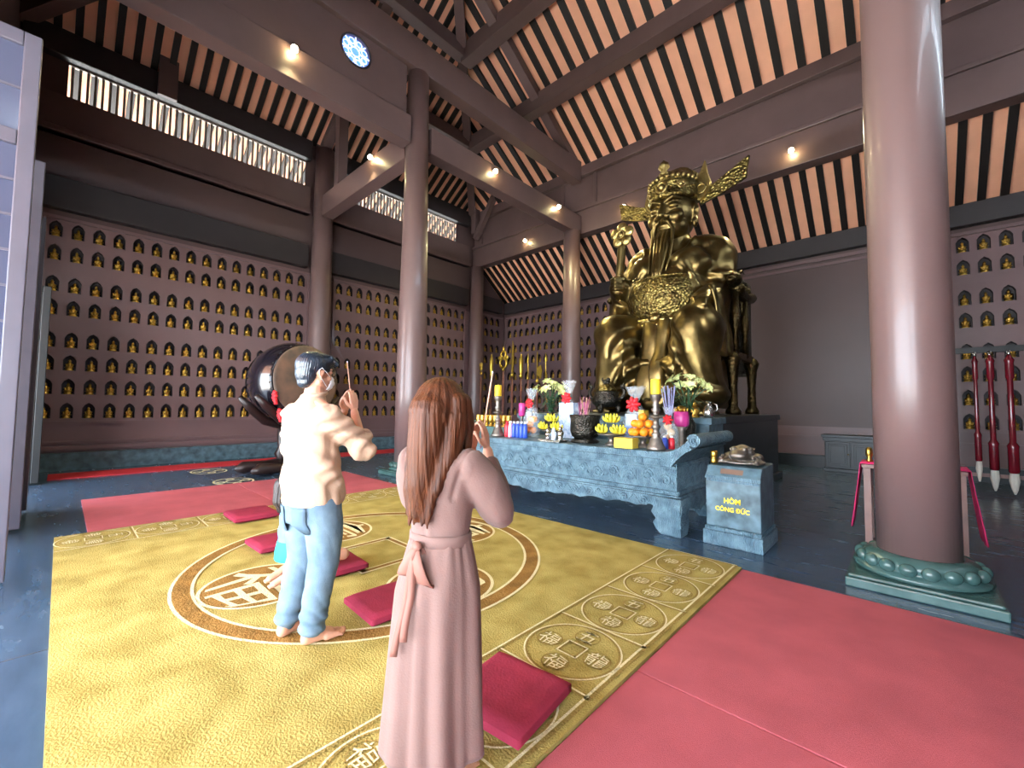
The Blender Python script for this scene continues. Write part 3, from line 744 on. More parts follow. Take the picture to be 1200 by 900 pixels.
# ================================================================== offerings on the altar
T = .931
mat('candle_wax', 'e8c62e', .5, sss=.1); mat('banana', 'e2c832', .5, var=.12, vscale=14, c2='a8b030'); mat('orange', 'ee8a18', .45, bump=.15, bscale=120)
mat('lily_petal', 'd9dca0', .6, var=.1, vscale=10, c2='c3cf7c'); mat('leaf', '2c5234', .45, var=.25, vscale=8)
mat('cellophane', 'dfe8f0', .15, alpha=.2, spec=.8); mat('bow_red', 'd8202c', .45); mat('box_white', 'd9e4ee', .5, var=.25, vscale=18, c2='7fa4d0')
mat('magenta', 'c23a86', .3); mat('box_blue', '6f94dc', .4, var=.2, vscale=20); mat('blue_can', '2f4fb8', .35); mat('white_cap', 'eef0f4', .4); mat('red_can', 'cf2433', .35); mat('pink_pack', 'e7a9c6', .4)
mat('incense_pink', 'b8608c', .7); mat('incense_stick', 'c7a08a', .8); mat('incense_violet', '9a9cc4', .7); mat('yellow_box', 'cdb23a', .6); mat('silver', 'b9b5ae', .25, 1.); mat('biscuit', 'd8b98a', .6)
def lathe_thing(name, label, cat, prof, m, loc, n=28, group=None, parent=None):
    b = MB(); b.lathe(prof, n); o = b.build(name, m, parent, loc); return tag(o, label, cat, group) if label else o
def candlestick(x, y, label):
    t = thing('candlestick', label, 'candlestick', (x, y, T), group='tall metal candlesticks on the altar')
    pr_ = [(.11, 0), (.115, .02), (.10, .05), (.08, .09), (.065, .14), (.042, .17), (.06, .19), (.042, .21), (.034, .24), (.05, .27), (.056, .29), (.034, .31), (.034, .38), (.085, .40), (.085, .412), (.034, .42), (.042, .46), (.058, .49), (.034, .52), (.046, .55), (.034, .58), (.055, .62), (.07, .66), (.07, .68), (.02, .68)]
    lathe_thing('stem', None, None, pr_, 'pewter', (0, 0, 0), parent=t)
    b = MB(); b.lathe([(.06, .68), (.061, .69), (.06, .86), (.055, .868), (.012, .862)], 28); b.tube([(0, 0, .86), (.004, 0, .885)], .003, 6); b.build('candle', 'candle_wax', t)
candlestick(-5.1, 5.1, 'tall metal candlestick with yellow candle at the left end, by the gold cups')
candlestick(-2.26, 5.0, 'tall metal candlestick with yellow candle beside the pyramid of oranges')
# low stand with gold cups
b = MB(); b.bx(-.42, .42, -.13, .13, 0, .13); b.bx(-.45, .45, -.15, .15, .11, .145); tag(b.build('cup_stand', 'stone_green', loc=(-5.52, 5.4, T), bevel=.006), 'low dark green stand under the row of gold cups', 'stand')
c0 = None
for k in range(8):
    x = -5.91 + .112 * k
    lab = 'gold cup on the green stand, %s from the left in the row of eight' % ORD[k + 1]
    if c0 is None:
        m_ = MB(); m_.lathe([(.045, 0), (.05, .01), (.03, .03), (.022, .05), (.045, .08), (.05, .15), (.04, .17), (.05, .19), (.044, .2), (.036, .17)], 18)
        c0 = tag(m_.build('gold_cup', 'gold', loc=(x, 5.4, T + .146)), lab, 'cup', 'gold cups in a row on the green stand')
    else: dup(c0, (x, 5.4, T + .146), label=lab)
# drinks between candlestick and fruit
def can(x, y, m, k, lab, h=.26):
    t = thing('drink_bottle', lab, 'bottle', (x, y, T), group='small drink bottles on the altar')
    lathe_thing('body', None, None, [(.036, 0), (.04, .01), (.04, h * .7), (.03, h * .8), (.02, h * .87), (.02, h * .9)], m, (0, 0, 0), 16, parent=t)
    lathe_thing('cap', None, None, [(.023, h * .88), (.024, h), (.018, h + .004)], k, (0, 0, 0), 12, parent=t)
for k, (m, c) in enumerate((('red_can', 'red_can'), ('pink_pack', 'white_cap'), ('blue_can', 'white_cap'), ('blue_can', 'white_cap'), ('blue_can', 'white_cap'), ('blue_can', 'white_cap'))):
    can(-4.94 + .082 * k, 5.16, m, c, ['red bottle nearest the left candlestick', 'pink bottle with white cap right of the red one', 'first blue bottle with white cap, beside the pink bottle', 'second blue bottle with white cap from the pink bottle', 'third blue bottle with white cap from the pink bottle', 'last blue bottle with white cap, nearest the bananas'][k])
b = MB(); b.bx(-.095, .095, -.08, .08, 0, .21); o = b.build('drinks_pack', 'pink_pack', loc=(-4.92, 5.36, T), bevel=.008); tag(o, 'pink and white pack of drinks behind the blue bottles', 'pack')
t = thing('pink_candle_glass', 'bright pink glass on a slim stand left of the gift basket', 'glass', (-4.95, 5.55, T))
lathe_thing('stand', None, None, [(.06, 0), (.06, .015), (.02, .04), (.016, .3), (.04, .34)], 'pewter', (0, 0, 0), parent=t)
lathe_thing('glass', None, None, [(.04, .34), (.06, .36), (.062, .56), (.055, .57), (.05, .37)], 'magenta', (0, 0, 0), parent=t)

def lilies(name, label, x, y, z, hv, blooms, leaves_h, R, seed, vm='bronze_dark'):
    rnd = random.Random(seed)
    t = thing(name, label, 'vase of flowers', (x, y, z))
    lathe_thing('vase', None, None, [(.07, 0), (.075, .02), (.06, .04), (.10, hv * .45), (.105, hv * .62), (.06, hv * .82), (.05, hv * .9), (.07, hv), (.055, hv), (.04, hv * .85)], vm, (0, 0, 0), parent=t)
    for k in range(blooms):
        a = k * 2.4 + rnd.random(); r = R * sqrt((k + .5) / blooms); px, py = r * cos(a), r * sin(a) * .6; pz_ = hv + leaves_h + .12 * rnd.random() - .35 * r
        s = MB(); s.tube([(0, 0, hv * .9), (px * .4, py * .4, hv + leaves_h * .5), (px, py, pz_)], .007, 6); s.build('stem', 'leaf', t)
        f = MB(); out = Vector((px, py, .12 + .1 * rnd.random())).normalized(); Q = Vector((0, 0, 1)).rotation_difference(out).to_matrix()
        for p in range(6):
            A = p * pi / 3; w = .026 + .006 * (p % 2); L = .10 + .02 * rnd.random(); rows = []
            for i in range(6):
                u = i / 5; wd = w * sin(pi * min(.98, u * .85 + .12)); rr = .012 + L * (u ** 1.2) * .8; zz = .09 * u - .06 * u ** 3
                row = []
                for s_ in (-1, 0, 1):
                    q = Vector((rr, s_ * wd, zz + abs(s_) * .008)); q = Matrix.Rotation(A, 3, 'Z') @ q; row.append(Q @ q + Vector((px, py, pz_)))
                rows.append(row)
            f.strip(rows)
        f.ell(Vector((px, py, pz_)) + out * .02, .014, 8, 6)
        f.build('bloom', 'lily_petal', t)
    l = MB()
    for k in range(46):
        a = rnd.random() * 6.28; h0 = hv + rnd.random() * leaves_h * .8; r0 = .02 + .1 * rnd.random() * R / .3; L = .12 + .12 * rnd.random(); e = .2 + .6 * rnd.random(); rows = []
        for i in range(5):
            u = i / 4; wd = .018 * sin(pi * (u * .9 + .06)); rr = r0 + L * u; zz = h0 + L * e * u - .12 * u * u
            rows.append([Matrix.Rotation(a, 3, 'Z') @ Vector((rr, s_ * wd, zz + abs(s_) * .004)) for s_ in (-1, 0, 1)])
        l.strip(rows)
    l.build('foliage', 'leaf', t)
lilies('lily_vase', 'vase of pale lilies behind the left gift bag and bananas', -4.45, 5.72, T, .42, 12, .42, .30, 3)
lilies('lily_vase', 'vase of pale yellow lilies at the right end of the altar', -2.24, 5.98, T, .46, 12, .40, .36, 5)

def bow(mb, c, r, m):
    for k in range(7):
        a = k * 2 * pi / 7; mb.ell((c[0] + r * .6 * cos(a), c[1] - .01, c[2] + r * .6 * sin(a)), (r * .5, r * .35, r * .28), 8, 6, m, rot=(0, -a, 0))
    mb.ell(c, (r * .4, r * .4, r * .4), 8, 6, m)
def gift(x, y, label, h, w, inner, sticks=None, name='gift_bundle'):
    t = thing(name, label, 'gift', (x, y, T), group='wrapped gift bundles on the altar')
    b = MB(); n = 14; rows = []
    for u, r in ((0, .8), (.06, 1), (.35, 1), (.55, .72), (.68, .3), (.73, .2), (.8, .34), (.92, .62), (1.0, .75)):
        rows.append([(w * r * cos(2 * pi * i / n) * (1 + .12 * (i % 2)), .7 * w * r * sin(2 * pi * i / n) * (1 + .12 * (i % 2)), u * h + .02 * (i % 2) * u) for i in range(n)])
    b.strip(rows, closed=True); b.build('cellophane_wrap', 'cellophane', t)
    b = MB(); bow(b, (0, -w * .35, h * .70), w * .55, 0); b.build('bow', 'bow_red', t)
    for nm, mt, fn in inner:
        b = MB(); fn(b); b.build(nm, mt, t, bevel=.004 if nm == 'box' else 0)
    return t
def fruits(cs, r):
    def f(b):
        for c in cs: b.ell(c, r, 14, 10)
    return f
gift(-4.62, 5.42, 'clear gift bag with red bow and oranges, left of the bananas', .80, .15, [('fruit', 'orange', fruits([(-.04, -.03, .12), (.06, -.02, .12), (.02, -.05, .22), (.06, 0, .30), (-.03, 0, .3)], .055)), ('card', 'box_white', lambda b: b.bx(-.12, -.05, .02, .05, .02, .42))])
gift(-4.0, 5.62, 'gift bundle with red bow and blue-white box, left of the bronze urn', .93, .17, [('box', 'box_white', lambda b: b.bx(-.14, .14, -.08, .08, .02, .58))])
gift(-2.78, 5.5, 'yellow and blue wrapped gift with red bow between bananas and oranges', .80, .19, [('box', 'box_blue', lambda b: b.bx(-.13, .06, -.09, .06, .02, .26)), ('carton', 'box_white', lambda b: b.bx(-.12, .05, -.07, .06, .262, .42)), ('tin', 'yellow_box', lambda b: b.bx(.07, .15, -.06, .09, .02, .48))])
t = gift(-2.26, 5.40, 'gift bundle with red flower and violet incense, right of the candlestick', .52, .12, [('biscuits', 'biscuit', fruits([(-.03, -.02, .12), (.03, -.02, .2), (-.02, 0, .28)], .05))])
b = MB()
for k in range(14):
    a = k * 2.4; r = .006 * sqrt(k); b.tube([(r * cos(a), r * sin(a), .32), (r * 4.5 * cos(a) - .01, r * 3 * sin(a), .78 + .03 * sin(k))], .006, 5)
b.build('incense_bundle', 'incense_violet', t)
# fruit dishes
def dish(x, y, label, r=.16, h=.14):
    return lathe_thing('fruit_dish', label, 'dish', [(.09, 0), (.09, .015), (.05, .035), (.035, .07), (.05, h - .03), (r, h), (r + .012, h + .014), (r, h + .012), (.04, h - .015)], 'pewter', (x, y, T), group='metal footed fruit dishes')
def banana_bunch(x, y, z, rz, label, n=8, s=1.):
    t = thing('banana_bunch', label, 'bananas', (x, y, z), rz, 'yellow banana bunches on the altar')
    for k in range(n):
        row = k % 2; a = ((k // 2) / max(1, (n - 1) // 2) - .5) * 2.3; b = MB(); pts, rs = [], []
        for i in range(9):
            u = i / 8; rr = (.012 + (.085 - .03 * row) * sin(u * 1.75)) * s; zz = (.024 + .034 * row + .085 * u ** 1.5) * s
            pts.append(Vector((sin(a) * rr * 1.25, .03 * s - cos(a) * rr, zz))); rs.append(s * (.007, .016, .021, .0235, .0235, .022, .018, .011, .005)[i])
        b.tube(pts, rs, 7); b.build('banana', 'banana', t)
    return t
dish(-4.02, 5.2, 'footed dish heaped with bananas, left of the bronze urn'); dish(-2.965, 5.16, 'footed dish heaped with three banana bunches, near the yellow box', .18); dish(-2.53, 5.2, 'footed dish under the pyramid of oranges', .18)
L_ = (('banana bunch on the left dish, left side', -4.16, 5.17, .145), ('banana bunch on the left dish, right side', -3.90, 5.17, .145), ('banana bunch lying on top of the left dish', -4.02, 5.2, .27))
for k, (lb, x, y, z) in enumerate(L_): banana_bunch(x, y, T + z, .3 * (k - 1), lb, 9, .98)
L_ = (('lower left banana bunch on the dish beside the yellow box', -3.09, 5.12, .145), ('lower right banana bunch on the dish beside the yellow box', -2.84, 5.12, .145), ('top banana bunch of the three on the right dish', -2.965, 5.16, .29))
for k, (lb, x, y, z) in enumerate(L_): banana_bunch(x, y, T + z, .3 * (k - 1), lb, 10, 1.0)
og = None; kk = 0
for lay, (num, r, z) in enumerate(((7, .131, .155), (5, .098, .263), (1, 0., .35))):
    for k in range(num):
        a = 2 * pi * k / num + lay * .4 - 1.9; kk += 1
        lab = ['orange in the bottom ring of the pyramid, %s clockwise' % ORD[k + 1], 'orange in the middle ring of the pyramid, %s clockwise' % ORD[k + 1], 'topmost orange of the fruit pyramid beside the right candlestick'][lay]
        p = (-2.53 + r * cos(a), 5.2 + r * sin(a), T + z + .045)
        if og is None:
            b = MB(); b.ell((0, 0, 0), (.056, .056, .052), 18, 12); og = tag(b.build('orange', 'orange', loc=p), lab, 'orange', 'oranges piled into a pyramid')
            b = MB(); b.lathe([(.008, .048), (.01, .053), (.004, .055)], 8); b.build('stalk', 'leaf', og)
        else: dup(og, p, label=lab)
b = MB(); b.bx(-.13, .13, -.08, .08, 0, .13); tag(b.build('yellow_box', 'yellow_box', loc=(-2.64, 4.96, T), bevel=.006), 'flat yellow cardboard box between bananas and oranges', 'box')
# urn with incense
t = thing('incense_urn', 'round dark bronze incense urn at the middle of the altar', 'incense burner', (-3.45, 5.25, T))
lathe_thing('bowl', None, None, [(.12, .05), (.19, .09), (.215, .17), (.21, .34), (.225, .37), (.225, .40), (.20, .40), (.19, .33), (.05, .32)], 'bronze_dark', (0, 0, 0), 36, parent=t)
lathe_thing('foot', None, None, [(.20, 0), (.21, .02), (.16, .05), (.15, .07)], 'bronze_dark', (0, 0, 0), 36, parent=t)
lathe_thing('sand', None, None, [(.19, .34), (.188, .375), (.05, .385)], 'box_white', (0, 0, 0), 24, parent=t)
st0 = None; rnd = random.Random(4)
b = MB()
for k in range(40):
    a, r = rnd.random() * 6.28, .07 * sqrt(rnd.random()); dx, dy = rnd.uniform(-.05, .05), rnd.uniform(-.05, .05); h = .18 + .12 * rnd.random()
    b.tube([(r * cos(a) - .02, r * sin(a), .37), (r * cos(a) - .02 + dx, r * sin(a) + dy, .37 + h)], .0035, 5, 0 if k % 3 else 1)
o = b.build('incense_sticks', ['incense_pink', 'incense_stick'], loc=(-3.45, 5.25, T)); tag(o, 'thicket of burnt pink incense sticks standing in the bronze urn', 'incense sticks', kind='stuff')
# small figurines and tray
b = MB(); b.bx(-.2, .16, -.1, .1, 0, .02); b.bx(-.22, .18, -.12, .12, .02, .035); tag(b.build('offering_tray', 'silver', loc=(-3.79, 4.965, T), bevel=.006), 'small pale offering tray in front of the urn', 'tray')
for k, (dx, h) in enumerate(((-.14, .15), (-.03, .17), (.09, .2))):
    b = MB(); b.lathe([(.04, 0), (.045, .01), (.03, .02), (.042, h * .3), (.05, h * .5), (.03, h * .68), (.012, h * .72)], 16); b.ell((0, -.005, h * .82), (.028, .028, .034)); b.ell((0, -.03, h * .45), (.03, .02, .02))
    tag(b.build('small_figurine', 'silver' if k != 1 else 'box_white', loc=(-3.77 + dx, 4.965, T + .036)), ['small silver figurine at the tray end by the bananas', 'small white figurine in the middle of the tray', 'tallest small silver figurine on the tray, beside the urn'][k], 'figurine', 'figurines on the small tray')
# right end
t = thing('gold_pot_glass', 'magenta pot with gold trim on a stand, below the right lilies', 'pot', (-2.22, 5.70, T))
lathe_thing('stand', None, None, [(.07, 0), (.075, .02), (.05, .05), (.05, .2), (.08, .27)], 'pewter', (0, 0, 0), parent=t)
lathe_thing('pot', None, None, [(.08, .27), (.095, .3), (.1, .46), (.09, .47)], 'magenta', (0, 0, 0), parent=t)
b = MB()
for k in range(9): a = k * .7; b.ell((.08 * cos(a), .08 * sin(a), .49), (.02, .02, .035), 8, 6)
b.ell((0, 0, .5), (.07, .07, .05)); b.build('gold_trim', 'gold', t)
for k, (x, m, c) in enumerate(((-2.25, 'blue_can', 'white_cap'), (-2.185, 'red_can', 'white_cap'))):
    can(x, 5.235 + .05 * (k == 1), m, c, ['short blue bottle at the foot of the right candlestick', 'short red bottle beside the right scroll end'][k], .16)
# bronze censer, gold figure and jug on the tier
t = thing('bronze_censer', 'large bronze censer with two dragon handles behind the fruit', 'censer', (-3.82, 6.48, 1.352))
lathe_thing('bowl', None, None, [(.17, .10), (.24, .16), (.25, .25), (.2, .31), (.22, .36), (.16, .37)], 'bronze_dark', (0, 0, 0), 32, parent=t)
lathe_thing('lid', None, None, [(.17, .37), (.18, .39), (.14, .45), (.1, .48), (.05, .5)], 'bronze_relief', (0, 0, 0), 32, parent=t)
b = MB(); b.ell((0, 0, .53), (.07, .06, .05)); b.ell((.05, -.02, .57), (.035, .035, .035)); b.tube([(-.06, 0, .54), (-.09, 0, .58), (-.06, 0, .61)], [.02, .016, .008], 8); b.build('lion_knob', 'bronze_dark', t)
for s in (1, -1):
    b = MB(); b.tube([(s * .22, 0, .22), (s * .32, 0, .27), (s * .35, 0, .36), (s * .30, 0, .43), (s * .34, 0, .50)], [.03, .034, .03, .028, .012], 10); b.ell((s * .31, 0, .45), (.045, .04, .035)); b.build('handle', 'bronze_dark', t)
for k in range(3):
    a = k * 2.09 - pi / 2; b = MB(); b.tube([(.16 * cos(a), .16 * sin(a), .15), (.21 * cos(a), .21 * sin(a), .08), (.19 * cos(a), .19 * sin(a), .0)], [.05, .045, .04], 10); b.build('leg', 'bronze_dark', t)
b = MB(); b.lathe([(.07, 0), (.075, .02), (.05, .04), (.08, .1), (.06, .15), (.02, .17)], 20); b.ell((0, 0, .2), (.04, .04, .045)); tag(b.build('gold_figurine', 'gold', loc=(-2.3, 6.4, 1.311)), 'small gold figurine on the stone step below the right lilies', 'figurine')
t = thing('metal_jug', 'small metal jug at the right end of the stone step', 'jug', (-2.1, 6.4, 1.311))
lathe_thing('body', None, None, [(.06, 0), (.065, .01), (.085, .07), (.06, .15), (.035, .19), (.05, .23), (.04, .23)], 'silver', (0, 0, 0), parent=t)
b = MB(); b.tube([(.07, 0, .08), (.12, 0, .12), (.11, 0, .19), (.045, 0, .21)], .01, 8); b.build('handle', 'silver', t)
# ================================================================== niche figurines
mb = MB()
mb.lathe([(.066, 0), (.07, .012), (.055, .03), (.06, .042), (.05, .05)], 12, sy=.75)
mb.ell((0, 0, .068), (.074, .05, .024), 12, 6); mb.ell((0, .005, .12), (.045, .034, .06), 10, 7)
mb.ell((.042, -.004, .105), (.016, .02, .042), 8, 5, rot=(0, .35, 0)); mb.ell((-.042, -.004, .105), (.016, .02, .042), 8, 5, rot=(0, -.35, 0))
mb.ell((0, -.004, .196), (.026, .026, .03), 10, 7); mb.ell((0, .002, .224), (.014, .014, .016), 8, 5); mb.ell((0, -.03, .088), (.02, .014, .012), 8, 5)
FIG = mb.mesh('niche_figurine', 'gold'); FIGMB = mb
def figurine(u, z, wall, label, group):
    o = bpy.data.objects.new('niche_figurine', FIG); COL.objects.link(o)
    if wall == 'L': o.location = (XW - .058, u, z - NH + .001); o.rotation_euler = (0, 0, pi / 2)
    else: o.location = (u, YD + .058, z - NH + .001)
    return tag(o, label, 'figurine', group)
def fig_block(cols, wall, where, group):
    for r, z in enumerate(ROWS):
        for c, u in enumerate(cols):
            figurine(u, z, wall, 'gold niche figurine, %s row from top, %s from left, %s' % (ORD[r + 1], ORD[c + 1], where), group)
fig_block(colsA, 'L', 'big left wall panel', 'gold figurines in the big left wall panel')
fig_block(colsB[:7], 'L', 'wall left of slim column', 'gold figurines left of the slim column')
fig_block(colsB[11:], 'L', 'wall right of slim column', 'gold figurines right of the slim column')
fig_block(colsC, 'L', 'narrow corner wall panel', 'gold figurines in the corner panel')
fig_block(colsE[2:5], 'B', 'back wall beyond thick column', 'gold figurines beyond the thick column')
fig_block(colsD[11:13], 'B', 'back wall left of altar column', 'gold figurines on the back wall')
mb = MB()
for r, z in enumerate(ROWS):
    for c, u in enumerate(colsD):
        if c in (11, 12): continue
        M = Matrix.Translation((u, YD + .058, z - NH + .001)); mb.add([M @ Vector(p) for p in FIGMB.v], FIGMB.f, 0, True)
tag(mb.build('niche_figurines', 'gold'), 'many tiny gold figurines in the far back wall niches', 'figurines', kind='stuff')

# ================================================================== golden statue
SX, SY, SZ = -3.42, 8.5, 1.345
stt = thing('statue', 'huge golden bronze statue with winged hat and long beard, seated on a throne', 'statue', (SX, SY, SZ))
mb = MB()
mb.ell((0, .12, 2.45), (.82, .58, 1.0), 24, 16); mb.ell((0, -.32, 2.22), (.80, .62, .66), 24, 16)
for s in (1, -1):
    mb.ell((s * .40, -.36, 2.86), (.42, .30, .34), 18, 12); mb.ell((s * .74, .12, 3.06), (.38, .40, .40), 18, 12)
    mb.ell((s * .52, 0, 3.25), (.45, .32, .25), 18, 12)
mb.cap((0, .02, 3.1), (0, -.05, 3.6), .34, .30)
# arms: own left rests on the knee, own right is raised to hold the sceptre
mb.chain([(.80, .12, 3.0), (.82, -.08, 2.25), (.84, -.80, 1.98)], [.35, .28, .24], 18)
mb.chain([(.82, -.06, 2.3), (.93, -.34, 1.7), (.95, -.46, 1.05)], [.27, .18, .12], 16)
mb.ell((.94, -.98, 1.96), (.17, .22, .12), 14, 10)
for k in range(4): mb.chain([(.86 + .055 * k, -1.12, 1.98), (.85 + .06 * k, -1.26, 1.93), (.85 + .06 * k, -1.31, 1.82)], [.04, .037, .03], 8)
mb.chain([(.82, -1.0, 2.0), (.76, -1.14, 2.0)], [.05, .04], 8)
mb.chain([(-.80, .12, 3.0), (-.98, -.20, 2.38), (-.88, -.66, 2.55)], [.35, .31, .23], 18)
mb.chain([(-1.05, -.2, 2.3), (-.98, -.42, 1.95), (-.92, -.5, 1.75)], [.3, .26, .2], 16)
# legs under the robe
for s in (1, -1):
    mb.chain([(s * .43, .1, 1.45), (s * .77, -1.02, 1.5)], [.56, .44], 22)
    mb.chain([(s * .77, -1.02, 1.46), (s * .80, -.98, .62), (s * .82, -.95, .42)], [.44, .36, .40], 22)
    mb.ell((s * .82, -.95, .34), (.46, .48, .22), 20, 10)
mb.ell((0, -.55, 1.0), (.70, .42, .85), 22, 14); mb.ell((0, -.80, .40), (.62, .36, .36), 20, 12); mb.bx(-.9, .9, -.3, .6, .1, 1.2)
mb.ell((0, .1, 1.0), (.95, .55, .6), 20, 12)
for k in range(5):      # heavy swags of robe hanging between the knees
    zc = 1.42 - .23 * k; pts = []
    for i in range(13):
        u = -1 + i / 6; pts.append((u * (.62 - .03 * k), -1.02 - .24 * abs(u) ** 1.5 * (1 if k < 3 else .6), zc - .62 * (1 - u * u) * (1 - .08 * k) + .10))
    mb.tube([p for p in pts if p[2] > .12], [.06] * len([p for p in pts if p[2] > .12]), 10)
for s in (1, -1):       # folds running down the shins, sleeve hems
    for k in range(3):
        mb.tube([(s * (.45 + .22 * k), -1.40 + .10 * abs(k - 1), 1.50 - .1 * k), (s * (.48 + .26 * k), -1.40 + .12 * abs(k - 1), 1.05), (s * (.62 + .26 * k), -1.36 + .10 * k, .52)], [.035, .055, .03], 8)
    mb.torus((s * .80, .02, 2.62), .34, .05, 28, 8, 0, Matrix.Rotation(s * .15, 3, 'Y'))
    mb.tube([(s * .52, -.25, 3.42), (s * .34, -.62, 2.95), (s * .55, -.70, 2.60), (s * .72, -.58, 2.3)], [.05, .055, .05, .04], 10)
def folds(co, no):
    x, y, z = co[:, 0], co[:, 1], co[:, 2]; d = np.zeros(len(co))
    w = np.clip((1.75 - z) / .5, 0, 1) * np.clip((-y - .15) / .3, 0, 1)
    inner = np.exp(-(x / .62) ** 4)
    d += w * inner * .06 * np.sin((z + .9 * x * x) * 15)                      # draped U-folds between the knees
    for s in (1, -1):                                                         # raking folds down each shin
        a = np.exp(-((x - s * .85) / .5) ** 4); d += w * a * .028 * np.sin(11 * (x * s) + 4.5 * z)
    up_ = np.clip((z - 2.2) / .3, 0, 1) * np.clip((3.3 - z) / .3, 0, 1)
    d += up_ * .018 * np.sin(16 * (np.abs(x) * .8 - (z - 2.6) * .7))          # robe lapels and sleeves
    d += .012 * np.sin(x * 23 + z * 9) * np.clip((np.abs(x) - .8) / .2, 0, 1) * np.clip(z / 1, 0, 1)
    return co + no * d[:, None]
blob(mb, 'robed_body', 'bronze', .035, 6, stt, post=folds)
# head
HR = Matrix.Translation((0, -.05, 0)) @ Matrix.Rotation(-.06, 4, 'Z')
mb = MB()
mb.ell((0, 0, 4.05), (.43, .46, .56), 28, 20); mb.ell((0, -.14, 3.72), (.36, .34, .30), 22, 14); mb.cap((0, .05, 3.4), (0, 0, 3.8), .3, .3)
for s in (1, -1):
    mb.ell((s * .21, -.35, 3.86), (.16, .13, .15), 16, 12); mb.ell((s * .18, -.40, 4.06), (.105, .08, .06), 16, 10)
    mb.chain([(s * .06, -.47, 4.17), (s * .2, -.46, 4.23), (s * .34, -.34, 4.19)], [.032, .045, .022], 10)
    mb.ell((s * .1, -.49, 3.86), (.06, .055, .05), 12, 8)
    mb.ell((s * .43, .02, 4.02), (.06, .13, .22), 12, 10); mb.ell((s * .44, .0, 3.80), (.06, .08, .12), 12, 10); mb.torus((s * .455, .0, 4.05), .1, .03, 16, 8, 0, Matrix.Rotation(pi / 2, 3, 'Y'))
mb.chain([(0, -.47, 4.1), (0, -.53, 3.92)], [.05, .075], 12); mb.ell((0, -.55, 3.88), (.075, .07, .06), 12, 8)
mb.ell((0, -.44, 3.70), (.12, .06, .03), 14, 8); mb.ell((0, -.43, 3.64), (.10, .06, .03), 14, 8)
mb.xf(HR); blob(mb, 'head', 'bronze', .018, 3, stt)
mb = MB()      # eyes, moustache, beard
for s in (1, -1): mb.ell((s * .18, -.455, 4.055), (.062, .03, .028), 14, 8)
mb.xf(HR); mb.build('eyes', 'bronze_light', stt)
mb = MB()
for k, (x0, x1, r) in enumerate(((-.10, -.09, .055), (-.04, -.03, .065), (.04, .03, .065), (.10, .09, .055))):
    mb.tube([(x0, -.38, 3.66), (x0 * 1.1, -.50, 3.42), (x1, -.60, 3.05), (x1 * .9 + .02 * sin(k * 2), -.72, 2.72), (x1 * .7, -.74, 2.52)], [r * .7, r, r * .95, r * .7, .012], 12)
for s in (1, -1):
    mb.tube([(s * .03, -.53, 3.77), (s * .13, -.50, 3.74), (s * .20, -.46, 3.6), (s * .21, -.52, 3.3), (s * .20, -.62, 2.95), (s * .18, -.72, 2.70)], [.03, .045, .038, .03, .026, .008], 10)
mb.xf(HR); mb.build('beard', 'bronze', stt)
# winged hat
hat = thing('winged_hat', None, None); hat.parent = stt; hat.matrix_local = HR
def hatpart(b, n, m): return b.build(n, m, hat)
b = MB(); b.lathe([(.445, 4.27), (.475, 4.29), (.485, 4.34), (.47, 4.36), (.475, 4.52), (.49, 4.55), (.475, 4.60), (.44, 4.61)], 40, sy=1.05); hatpart(b, 'hat_band', 'bronze_relief')
b = MB(); b.lathe([(.45, 4.58), (.44, 4.70), (.36, 4.82), (.2, 4.90), (.02, 4.92)], 36, sy=1.05); b.ell((0, .22, 4.85), (.34, .22, .28), 20, 12); hatpart(b, 'crown', 'bronze_relief')
b = MB()
for k in range(15):
    a = -pi / 2 + (k - 7) * .22; b.ell((.47 * cos(a), .49 * sin(a), 4.66), .045, 10, 8)
hatpart(b, 'beads', 'bronze_light')
b = MB(); b.torus((0, -.50, 4.46), .10, .03, 20, 8, 0, Matrix.Rotation(pi / 2, 3, 'X')); b.ell((0, -.51, 4.46), (.065, .05, .065), 14, 10); hatpart(b, 'hat_medallion', 'bronze_light')
for a in (-.75, .75):
    b = MB(); b.torus((.49 * sin(a), -.50 * cos(a), 4.46), .06, .02, 16, 6, 0, Matrix.Rotation(a, 3, 'Z') @ Matrix.Rotation(pi / 2, 3, 'X')); b.ell((.49 * sin(a), -.51 * cos(a), 4.46), .04, 10, 8); hatpart(b, 'hat_medallion', 'bronze_light')
b = MB(); b.lathe([(.06, 4.72), (.10, 4.76), (.05, 4.84), (.11, 4.90), (.09, 4.98), (.03, 5.02), (.01, 5.06)], 16, (0, -.40, 0)); hatpart(b, 'finial', 'bronze_light')
for s in (1, -1):
    b = MB(); o = [(.0, 0), (.16, .12), (.20, .32), (.14, .52), (.10, .78), (.02, .60), (-.10, .44), (-.14, .22), (-.10, .06)]
    b.prism([(s * (x + .50), z + 4.24) for x, z in (o if s > 0 else o)], .10, .17, 'xz'); b.torus((s * .53, .08, 4.46), .09, .025, 16, 6, 0, Matrix.Rotation(pi / 2, 3, 'X'))
    hatpart(b, 'flame_ornament', 'bronze_light')
    b = MB(); o = [(.48, 4.18), (.92, 4.28), (1.32, 4.42), (1.38, 4.82), (1.20, 4.74), (.88, 4.58), (.48, 4.42)]
    b.prism([(s * x, z) for x, z in o], .16, .22, 'xz'); w_ = hatpart(b, 'hat_wing', 'bronze_relief')
b = MB(); o = [(-.32, 4.7), (-.36, 4.95), (-.22, 5.08), (-.1, 5.02), (0, 5.2), (.1, 5.02), (.22, 5.08), (.36, 4.95), (.32, 4.7)]; b.prism(o, .30, .38, 'xz'); hatpart(b, 'crest', 'bronze_relief')
